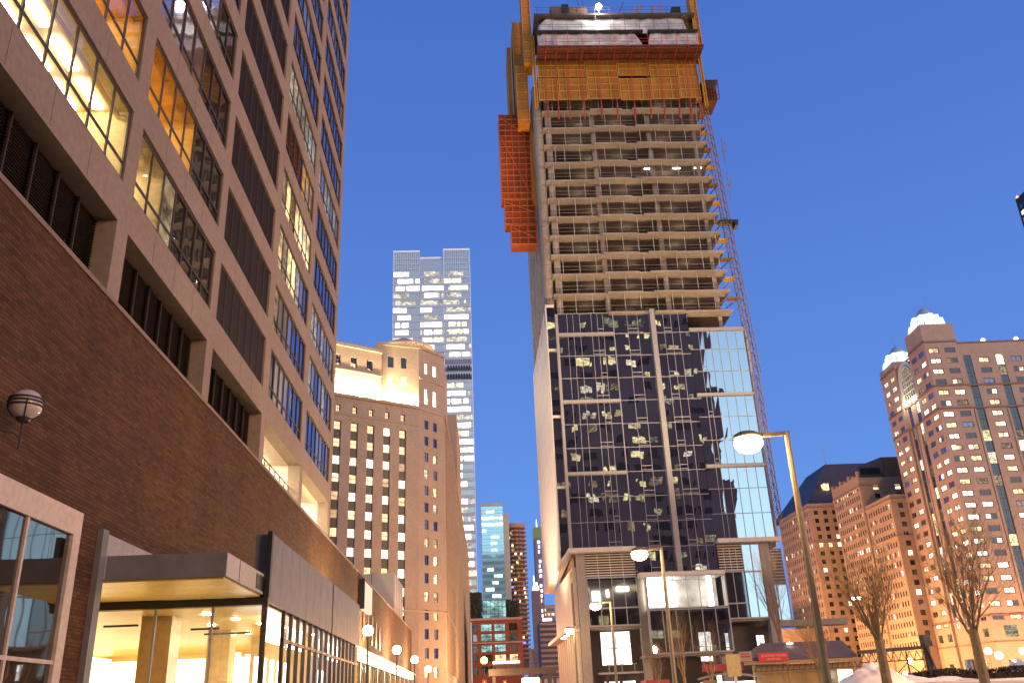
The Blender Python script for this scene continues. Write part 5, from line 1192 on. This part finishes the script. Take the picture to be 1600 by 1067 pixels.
# ------------------------------------------------------------------ street lamps
def tall_lamp(label, x, y, zt, arm, s=1.0, power=0, zb=0):
    t = thing('street_lamp', label, 'street lamp', (x, y, zb), 'tall street lamps with a bent arm')
    mb = MB(); mb.tube((x, y, zb), (x, y, zt - .02), .135 * s, .085 * s, 8); mb.lathe([(.24 * s, 0), (.24 * s, .25), (.15 * s, .4)], (x, y, zb), 10); mb.build('pole', M['pole'], t)
    mb = MB(); mb.bar((x + .08 * s, y, zt - .04), (x - arm, y, zt - .1), .13 * s, .12 * s); mb.build('arm', M['pole'], t)
    mb = MB(); hx = x - arm; mb.lathe([(.001, .17), (.2, .15), (.33, .05), (.34, -.04), (.3, -.05)], (hx - .2, y, zt - .12), 18)
    mb.v = [(hx - .2 + (v[0] - hx + .2) * 1.35 * s, y + (v[1] - y) * s, zt - .12 + (v[2] - zt + .12) * s) for v in mb.v]; mb.build('lamp_head', M['pole'], t, smooth=True)
    mb = MB(); mb.lathe([(.3, -.05), (.34, -.16), (.33, -.3), (.25, -.43), (.13, -.5), (.001, -.52)], (hx - .2, y, zt - .12), 18)  # lens bulged oversize to stand in for the lamp's glare
    mb.v = [(hx - .2 + (v[0] - hx + .2) * 1.3 * s, y + (v[1] - y) * 1.2 * s, zt - .12 + (v[2] - zt + .12) * s) for v in mb.v]; mb.build('lens', M['sodium'], t, smooth=True)
    if power: lamp('POINT', (hx - .2, y, zt - .7), power, (1, .62, .26), .2)
tall_lamp('large glaring street lamp on a bent pole by the right edge of the new tower', 9.8, 26, 9.1, 1.05, 1.0, 800)
tall_lamp('mid sized street lamp on a bent pole before the middle of the new tower', 9.95, 47.2, 9.0, 1.0, 1.0, 700)
tall_lamp('smaller street lamp on a bent pole before the left columns of the new tower', 10.95, 74, 9.0, 1.05, 1.0, 800)
tall_lamp('farthest bent street lamp, at the left corner of the new tower', 10.05, 95, 8.7, .35, .9, 500)
def globe_lamp(label, x, y, z, r, mat='glow', power=0, col=(1, .72, .4)):
    t = thing('street_lamp', label, 'street lamp', (x, y, 0), 'globe street lamps')
    mb = MB(); mb.tube((x, y, 0), (x, y, z - r * .9), .07, .05, 8); mb.lathe([(.16, 0), (.14, .5), (.08, .7)], (x, y, 0), 10); mb.lathe([(.05, -r * 1.15), (r * .5, -r * .95), (r * .45, -r * .8)], (x, y, z), 10); mb.build('pole', M['darkpole'], t)
    mb = MB(); mb.lathe([(r * math.sin(k * PI / 10) + .0005, -r * math.cos(k * PI / 10)) for k in range(11)], (x, y, z), 18); mb.build('globe', M[mat], t, smooth=True)
    if power: lamp('POINT', (x + .05, y, z + r + .15), power, col, .3)
globe_lamp('nearest glowing globe lamp along the brick podium', -6.3, 53.1, 5.8, .3, power=3200)
globe_lamp('second glowing globe lamp along the brick podium', -6.3, 72.2, 5.8, .33, power=4600)
globe_lamp('third glowing globe lamp along the brick podium', -6.3, 92.6, 6.0, .36, power=4600)
globe_lamp('fourth and farthest glowing globe lamp along the brick podium', -6.3, 117, 5.95, .4, power=4600)
globe_lamp('orange globe lamp far down the street before the red brick building', 1.3, 200, 10.4, .75, 'amber', 900, (1, .45, .1))
for x, y, z, r, lab in ((141.5, 252, 9.8, .9, 'glowing globe lamp before the orange lit granite tower base'), (146.0, 255, 8.6, 1.0, 'brightest globe lamp close left of the second tree trunk'), (155.0, 258, 9.6, .9, 'glowing globe lamp right of the second tree trunk'),
                        (118.0, 250, 8.0, .75, 'white globe lamp behind the walkway scaffold, upper of two'), (117.0, 252, 4.6, .75, 'white globe lamp behind the walkway scaffold, lower of two')):
    globe_lamp(lab, x, y, z, r)
for x, y, z, lab in ((.75, 120, 4.0, 'red traffic signal glowing low at the end of the podium street'), (4.2, 150, 4.6, 'second red traffic signal further right under the overpass')):
    t = thing('traffic_light', lab, 'traffic light', (x, y, 0)); mb = MB(); mb.tube((x, y, 0), (x, y, z + .6), .1, .08); mb.box(x - .25, x + .25, y - .5, y - .1, z - 1.3, z + .55); mb.build('housing', M['blackmetal'], t)
    mb = MB(); mb.lathe([(.001, -.05), (.2, 0), (.001, .3)], (x, y - .55, z), 12); mb.build('lens', M['redlamp'], t); lamp('POINT', (x, y - 2.2, z), 1500, (1, .05, .02), .3)
t = thing('floodlight', 'white glaring light below the overpass at the street end', 'floodlight', (11.5, 205, 0)); mb = MB(); mb.tube((11.5, 206, 0), (11.5, 206, 6), .12, .1); mb.build('pole', M['darkpole'], t); mb = MB(); mb.box(9.6, 13.2, 205, 205.4, 5.4, 6.6); mb.build('lens', M['glow'], t)
for x, y, z, lab in ((63.5, 145, 15.2, 'small white cut-off street lamp among the branches of the first tree'),):
    t = thing('street_lamp', lab, 'street lamp', (x, y, 0)); mb = MB(); mb.tube((x, y, 0), (x, y, z), .14, .1); mb.bar((x, y, z), (x - 2, y, z + .1), .15); mb.build('pole', M['darkpole'], t); mb = MB(); mb.box(x - 2.6, x - 1.2, y - .3, y + .3, z - .2, z + .1); mb.build('lens', M['glow'], t)

# ------------------------------------------------------------------ bare trees
def bare_tree(label, x, y, zb, fork, top, r, seed, spread=.55, lean=(0, 0), group='bare trees', bark='bark', n0=7, depth=5, name='bare_tree'):
    rng = random.Random(seed); t = thing(name, label, 'tree', (x, y, zb), group); big = MB(); fine = MB()
    def grow(p, d, ln, rad, k):
        segs = 3 if k < 3 else 2; q = p; dd = d.copy(); nodes = []
        for i in range(segs):
            dd = (dd + Vector((rng.gauss(0, .1), rng.gauss(0, .1), .07))).normalized(); e = q + dd * ln / segs; r1 = rad * (1 - .18 * (i + 1)) if k else rad
            (big if k < 2 else fine).tube(q, e, rad * (1 - .18 * i), r1, 7 if k < 2 else (5 if k < 3 else 3), cap=False); q = e; nodes.append((q, dd.copy(), r1))
        if k >= depth: return
        for (q_, d_, r_) in nodes[(0 if k else 1):]:
            m = (2 if k < 3 else 1) if k else 2
            for _ in range(m):
                a = rng.uniform(0, 2 * PI); u = d_.orthogonal().normalized(); w = d_.cross(u); sp = rng.uniform(.35, .8) * spread * 1.5
                nd = (d_ + (u * math.cos(a) + w * math.sin(a)) * sp + Vector((0, 0, .15))).normalized(); grow(q_, nd, ln * rng.uniform(.5, .72), max(.004, r_ * rng.uniform(.4, .55)), k + 1)
    big.tube((x, y, zb - .2), (x + lean[0] * .5, y, (zb + fork) / 2), r * 1.12, r, 10, cap=False); big.tube((x + lean[0] * .5, y, (zb + fork) / 2), (x + lean[0], y, fork + .05), r, r * .92, 10)
    base = Vector((x + lean[0], y, fork - .1)); H = top - fork
    for k in range(n0):
        a = 2 * PI * k / n0 + rng.uniform(-.3, .3); tilt = rng.uniform(.25, .95) * spread if k else .05
        d = Vector((math.cos(a) * tilt, math.sin(a) * tilt, 1)).normalized(); grow(base + Vector((0, 0, -.25 * rng.random())), d, H * rng.uniform(.36, .5), r * rng.uniform(.26, .42), 1)
    big.build('trunk', M[bark], t); fine.build('crown', M[bark], t); return t
bare_tree('bare tree with a straight tan trunk beside the snow pile', 11.05, 25, 1.45, 2.85, 6.0, .128, 21, .7)
bare_tree('bare tree with a tan trunk rising in front of the dark hedge', 13.75, 25, 1.45, 2.95, 6.7, .13, 34, .7)
bare_tree('slim bare tree partly hidden behind the large lamp pole', 16.4, 44, 1.6, 2.6, 6.2, .11, 8, .75)
bare_tree('dark bare tree standing behind the brown shed roof', 27.2, 82, 0, 6.0, 15.5, .2, 50, .4, bark='bark2', n0=6)
bare_tree('orange lit bare young tree right of the middle lamp pole', 15.5, 70, 0, 2.9, 8.6, .12, 61, .5, n0=6, depth=4)
bare_tree('orange lit bare young tree close to the tan sign plate', 17.6, 70, 0, 2.7, 8.0, .12, 77, .5, n0=6, depth=4)
bare_tree('small orange lit bare tree left of the middle lamp pole', 13.9, 72, 0, 2.6, 6.4, .1, 90, .55, n0=6, depth=4)

# ------------------------------------------------------------------ hedge, snow, site shed, signs
def hedge():
    t = thing('hedge', 'long low dark hedge with snow on it behind the second tree', 'hedge', (33, 59.5, 1.8)); rng = random.Random(4); mb = MB()
    mb.box(26.2, 48, 58.8, 60.4, 1.7, 2.2)
    for k in range(9000):
        x = rng.uniform(25.2, 48.5); e = min(1, (x - 25.0) / 3); y = rng.uniform(58.5, 60.6); z = 1.75 + (.72 * e + .1 * math.sin(x * 1.3) * e) * rng.random() ** .6; s = rng.uniform(.03, .09); a = rng.uniform(0, PI)
        mb.quad((x - s, y - s * math.sin(a), z), (x + s * math.cos(a), y, z - s), (x + s, y + s * math.sin(a), z + s * .5), (x - s * .5, y, z + s))
    mb.build('foliage', M['hedge'], t)
hedge()
def pile(name, label, cx, cy, zb, rx, ry, h, seed, mat='snow'):
    mb = MB(); n, m = 40, 14; o = Vector((seed, seed * 2, 0))
    for j in range(m + 1):
        for i in range(n):
            a = 2 * PI * i / n; f = j / m; px, py = math.cos(a) * f, math.sin(a) * f
            z = h * max(0, 1 - f) ** .8 + h * .25 * noise.noise(Vector((px * 2.2, py * 2.2, seed))) * (1 - f ** 3) + h * .16 * noise.noise(Vector((px * 6, py * 6, seed + 5))) * (1 - f ** 2)
            mb.v.append((cx + rx * px, cy + ry * py, zb + z))
    for j in range(m):
        for i in range(n): k = (i + 1) % n; mb.f.append((j * n + i, (j + 1) * n + i, (j + 1) * n + k, j * n + k)); mb.m.append(0)
    tag(mb.build(name, M[mat], smooth=True), label, 'snow pile')
pile('snow_pile', 'tall dirty snow pile beside the first tree trunk', 21.0, 49, 1.6, 2.2, 2.0, 1.3, 3)
pile('snow_pile', 'low spread of snow just right of the first tree trunk', 24.0, 51, 1.65, 3.0, 2.0, .55, 9)
pile('snow_pile', 'pointed snow drift behind the hedge at the right edge', 41.5, 70, .3, 3.4, 2, 3.0, 14)
pile('snow_pile', 'small ridge of snow lying along the left end of the hedge', 29.0, 57.6, 1.7, 3.2, .7, .42, 17)

t = thing('site_shed', 'long brown roofed site walkway with a red sign on its eave', 'shed', (27, 76, 0))
mb = MB(); mb.add([(22.2, 75, 4.0), (31.2, 75, 4.05), (31.2, 78, 5.5), (24.2, 78, 5.5)], [(0, 1, 2, 3)]); mb.add([(31.2, 75, 4.05), (31.2, 81, 4.05), (31.2, 78, 5.5)], [(0, 1, 2)]); mb.add([(22.2, 75, 4.0), (24.2, 78, 5.5), (22.2, 81, 4)], [(0, 1, 2)]); mb.add([(24.2, 78, 5.5), (31.2, 78, 5.5), (31.2, 81, 4.0), (22.2, 81, 4.0)], [(0, 1, 2, 3)]); mb.build('roof', M['shedroof'], t)
mb = MB(); mb.box(21.6, 31.4, 74.7, 74.98, 3.72, 3.98); mb.build('eave_beam', M['timber'], t)
mb = MB(); mb.box(22.6, 31, 76, 76.2, 1.0, 3.7)
for x in (22.4, 25.2, 28, 30.9): mb.box(x - .08, x + .08, 74.8, 75, 0, 3.7)
mb.build('wall', M['timber'], t)
mb = MB(); mb.box(28.2, 29.4, 75.85, 75.98, 2.0, 3.1); mb.mi = 1; mb.box(29.6, 30.8, 75.85, 75.98, 2.0, 3.1); mb.build('window', [M['lit_dim'], M['lit_ww']], t)
mb = MB(); mb.lathe([(.001, 0), (.3, 0), (.3, .1), (.001, .2)], (26.4, 77.2, 5.3), 12); mb.build('roof_lamp', M['beacon'], t)
t = thing('sign', 'red sign board with pale lettering on the eave of the brown roofed shed', 'sign', (24.1, 74.6, 3.98))
mb = MB(); mb.box(22.75, 25.2, 74.5, 74.6, 3.92, 4.58); mb.build('board', M['signred'], t)
for txt, z, sz in (('WOLF POINT TOWERS', 4.28, .17), ('INVESTORS', 4.01, .17)):
    cu = bpy.data.curves.new('lettering', 'FONT'); cu.body = txt; cu.size = sz * 1.28; cu.align_x = 'CENTER'; cu.extrude = .005; cu.space_character = .9 if len(txt) > 10 else 1.0; cu.materials.append(M['signtext'])
    tmp = bpy.data.objects.new('lettering_curve', cu); COL.objects.link(tmp); bpy.context.view_layer.update(); me = bpy.data.meshes.new_from_object(tmp); bpy.data.objects.remove(tmp)
    me.materials.clear(); me.materials.append(M['signtext']); o = bpy.data.objects.new('lettering', me); COL.objects.link(o); o.matrix_basis = Matrix.Translation((23.98, 74.485, z)) @ Matrix.Rotation(PI / 2, 4, 'X'); o.parent = t; o.matrix_parent_inverse = WM[t.name].inverted()
t = thing('sign', 'small pale pink notice left of the red sign board', 'sign', (21.9, 74.6, 3.9)); mb = MB(); mb.box(21.2, 22.2, 74.5, 74.6, 4.0, 4.75); mb.build('board', M['pinkstone'], t); mb = MB(); mb.box(21.3, 22.1, 74.48, 74.498, 4.3, 4.42); mb.box(21.35, 22.0, 74.48, 74.498, 4.52, 4.6); mb.build('lettering', M['redpaint'], t)
t = thing('scaffold_walkway', 'steel truss covered walkway leading right from the brown shed to a dark gate post', 'scaffold', (34, 76, 0))
mb = MB(); mb.bar((31.2, 75, 4.35), (37.0, 75, 4.55), .3, .28); mb.bar((31.2, 75, 3.55), (37.0, 75, 3.6), .09); n = 9
for k in range(n): x = 31.3 + k * .64; mb.bar((x, 75, 3.56), (x + .32, 75, 4.3), .05); mb.bar((x + .32, 75, 4.3), (x + .64, 75, 3.56), .05)
for x in (33.2, 35.2): mb.bar((x, 75, .5), (x, 75, 4.3), .1)
mb.bar((33.2, 75.1, 3.4), (35.2, 75.1, 1.8), .06); mb.bar((35.2, 75.1, 3.4), (33.2, 75.1, 1.8), .06); mb.bar((35.2, 75.1, 3.4), (37, 75.1, 1.8), .06); mb.bar((37, 75.1, 3.4), (35.2, 75.1, 1.8), .06); mb.build('truss', M['bronze'], t)
mb = MB(); mb.box(36.8, 37.15, 74.8, 75.2, 0, 5.2); mb.bar((36.9, 74.7, 4.5), (37.7, 74.7, .8), .12); mb.box(36.7, 37.3, 74.6, 75.3, 4.6, 5.5); mb.build('gate_post', M['bronze'], t)
mb = MB()
for k in range(20): mb.bar((22.4 + k * .45, 74.75, 3.2), (22.6 + k * .45, 74.75, 3.7), .05)
mb.bar((22.4, 74.75, 3.2), (31.2, 74.75, 3.25), .07); mb.build('lower_truss', M['bronze'], t)
t = thing('site_cabin', 'low white lit site cabin entrance under a curved canopy left of the shed', 'cabin', (19, 76, 0))
mb = MB(); pts = [(17.6 + k * .6, 2.72 + .42 * math.sin(PI * min(1, (k + .6) / 9.5))) for k in range(10)]
for (a, b), (c, d) in zip(pts, pts[1:]): mb.bar((a, 74.4, b), (c, 74.4, d), .35, .14)
for x in (18.6, 20.4, 22.6): mb.bar((x, 74.5, 0), (x, 74.5, 3), .1)
mb.build('canopy', M['steelcol'], t)
mb = MB(); mb.box(18.0, 22.6, 75.6, 75.7, .3, 2.55); mb.build('lit_opening', M['lit_site'], t)
t = thing('sign', 'tan blank sign plate on a post before the new tower', 'sign', (18.4, 66, 0)); mb = MB(); mb.box(17.75, 18.75, 65.9, 65.96, 2.75, 4.25); mb.build('plate', M['signtan'], t); mb = MB(); mb.box(18.2, 18.4, 65.98, 66.06, 0, 4.1); mb.build('post', M['whitemetal'], t)
t = thing('site_booth', 'pale booth with a red fascia before the recessed ground floor of the new tower', 'booth', (14.2, 78, 0)); mb = MB(); mb.box(14.35, 15.35, 78, 80, 0, 2.55); mb.build('wall', M['whitestone'], t); mb = MB(); mb.box(13.9, 15.9, 77.6, 80, 2.56, 2.95); mb.build('fascia', M['redpaint'], t)
t = thing('site_barrier', 'low red and yellow hoarding between the young trees', 'barrier', (17, 68, 0)); mb = MB(); mb.box(13.2, 17.6, 67.4, 67.55, 1.2, 2.0); mb.mi = 1; mb.box(13.2, 17.6, 67.35, 67.39, 1.75, 2.05); mb.mi = 2; mb.box(16.2, 17.3, 67.3, 67.34, 1.7, 2.6); mb.build('board', [M['signtan'], M['redpaint'], M['timber']], t)
t = thing('placard', 'red fabric banner fixed along the recessed ground floor behind the young trees', 'banner', (26, 99, 0)); mb = MB(); mb.box(23.8, 28.2, 98.3, 98.4, 3.9, 4.6); mb.build('cloth', M['redpaint'], t)

# ------------------------------------------------------------------ sky, sun, city light
w = bpy.data.worlds.new('World'); SC.world = w; w.use_nodes = True; nt = w.node_tree; nt.nodes.clear()
out = nt.nodes.new('ShaderNodeOutputWorld'); bg = nt.nodes.new('ShaderNodeBackground')
SUN_AZ = Vector((1.0, -.78)); ELEV = 9.0
sky = nt.nodes.new('ShaderNodeTexSky'); sky.sky_type = 'NISHITA'; sky.sun_disc = False; sky.sun_elevation = math.radians(-1.5); sky.sun_rotation = math.atan2(SUN_AZ.x, SUN_AZ.y); sky.altitude = 100; sky.ozone_density = 4.; sky.dust_density = .6
tc = nt.nodes.new('ShaderNodeTexCoord'); sx = nt.nodes.new('ShaderNodeSeparateXYZ'); nt.links.new(tc.outputs['Generated'], sx.inputs[0])
rp = ramp(nt, [(0.0, (0.166, 0.369, 0.890)), (.12, (0.144, 0.333, 0.837)), (.3, (0.112, 0.263, 0.742)), (.5, (0.088, 0.208, 0.647)), (.72, (0.064, 0.158, 0.551)), (1.0, (0.043, 0.111, 0.424))]); nt.links.new(sx.outputs[2], rp.inputs[0])
# brighter afterglow low in the south-west (behind the camera)
my = nt.nodes.new('ShaderNodeMath'); my.operation = 'MULTIPLY'; my.inputs[1].default_value = -1; nt.links.new(sx.outputs[1], my.inputs[0])
mr = nt.nodes.new('ShaderNodeMapRange'); mr.interpolation_type = 'SMOOTHSTEP'; mr.inputs[1].default_value = .45; mr.inputs[2].default_value = 1.0; mr.inputs[4].default_value = 1.0; nt.links.new(my.outputs[0], mr.inputs[0])
mz = nt.nodes.new('ShaderNodeMapRange'); mz.inputs[1].default_value = .6; mz.inputs[2].default_value = .12; nt.links.new(sx.outputs[2], mz.inputs[0])
mm = nt.nodes.new('ShaderNodeMath'); mm.operation = 'MULTIPLY'; nt.links.new(mr.outputs[0], mm.inputs[0]); nt.links.new(mz.outputs[0], mm.inputs[1])
gl = nt.nodes.new('ShaderNodeMix'); gl.data_type = 'RGBA'; gl.blend_type = 'MIX'; nt.links.new(mm.outputs[0], gl.inputs[0]); nt.links.new(rp.outputs[0], gl.inputs[6]); gl.inputs[7].default_value = (1.1, 1.6, 1.85, 1)
ad = nt.nodes.new('ShaderNodeMix'); ad.data_type = 'RGBA'; ad.blend_type = 'ADD'; ad.inputs[0].default_value = .06; nt.links.new(gl.outputs[2], ad.inputs[6]); nt.links.new(sky.outputs[0], ad.inputs[7])
nt.links.new(ad.outputs[2], bg.inputs[0]); bg.inputs[1].default_value = 1.0; nt.links.new(bg.outputs[0], out.inputs[0])
sd = bpy.data.lights.new('sun', 'SUN'); sd.energy = 2.4; sd.angle = math.radians(25); sd.color = (1, .58, .29); so = bpy.data.objects.new('sun', sd); COL.objects.link(so)  # broad warm sun lamp added as a proxy for street light
v = Vector((SUN_AZ.x, SUN_AZ.y, math.hypot(*SUN_AZ) * math.tan(math.radians(ELEV)))); so.rotation_euler = v.to_track_quat('Z', 'Y').to_euler()
# unseen spots added at the tower foot, throwing light up its floors and flank
for x, y, p in ((4, 67, 64000), (23, 66.5, 72000), (39, 67, 64000)): lamp('SPOT', (x, y, 1.2), p, (1, .74, .48), .8, (22, 100, 64), 62)
lamp('SPOT', (-2, 108, 3), 60000, (1, .72, .48), .8, (9, 112, 34), 70)
# sodium light of the riverside road washing the brown buildings
for x, y, z, p in ((106, 300, 10, 190000), (112, 345, 10, 135000), (110, 395, 10, 135000), (190, 228, 10, 50000), (150, 262, 8, 36000), (141, 322, 7, 36000), (175, 262, 7, 30000)): lamp('POINT', (x, y, z), p, (1, .55, .2), 2.0)
# street light along far block and podium, plus one added fill light
for x, y, z, p in ((6, 150, 9, 22000), (4, 185, 9, 14000), (3, 230, 9, 14000), (-1, 100, 8, 3500), (30, 40, 9, 13000)): lamp('POINT', (x, y, z), p, (1, .5, .2), .6)  # last: unseen point right of view, added to warm snow and trees

# ------------------------------------------------------------------ camera
cd = bpy.data.cameras.new('camera'); cam = bpy.data.objects.new('camera', cd); COL.objects.link(cam); SC.camera = cam
cd.sensor_fit = 'HORIZONTAL'; cd.sensor_width = 36; cd.lens = 1363.32 / 1600 * 36; cd.clip_start = .1; cd.clip_end = 4000
r = [[.99861, -.023228, .047284], [-.034762, .383859, .922737], [-.039584, -.923099, .382519]]
cam.matrix_world = Matrix(((r[0][0], -r[0][1], -r[0][2], 0), (r[1][0], -r[1][1], -r[1][2], 0), (r[2][0], -r[2][1], -r[2][2], 1.6), (0, 0, 0, 1)))
SC.view_settings.view_transform = 'Standard'; SC.view_settings.look = 'None'; SC.view_settings.exposure = 0; SC.view_settings.gamma = 1
SC.cycles.use_denoising = True; SC.cycles.max_bounces = 6; SC.cycles.diffuse_bounces = 3; SC.cycles.glossy_bounces = 4; SC.cycles.transmission_bounces = 4; SC.cycles.transparent_max_bounces = 8
SC.cycles.sample_clamp_indirect = 4.0; SC.cycles.caustics_reflective = False; SC.cycles.caustics_refractive = False
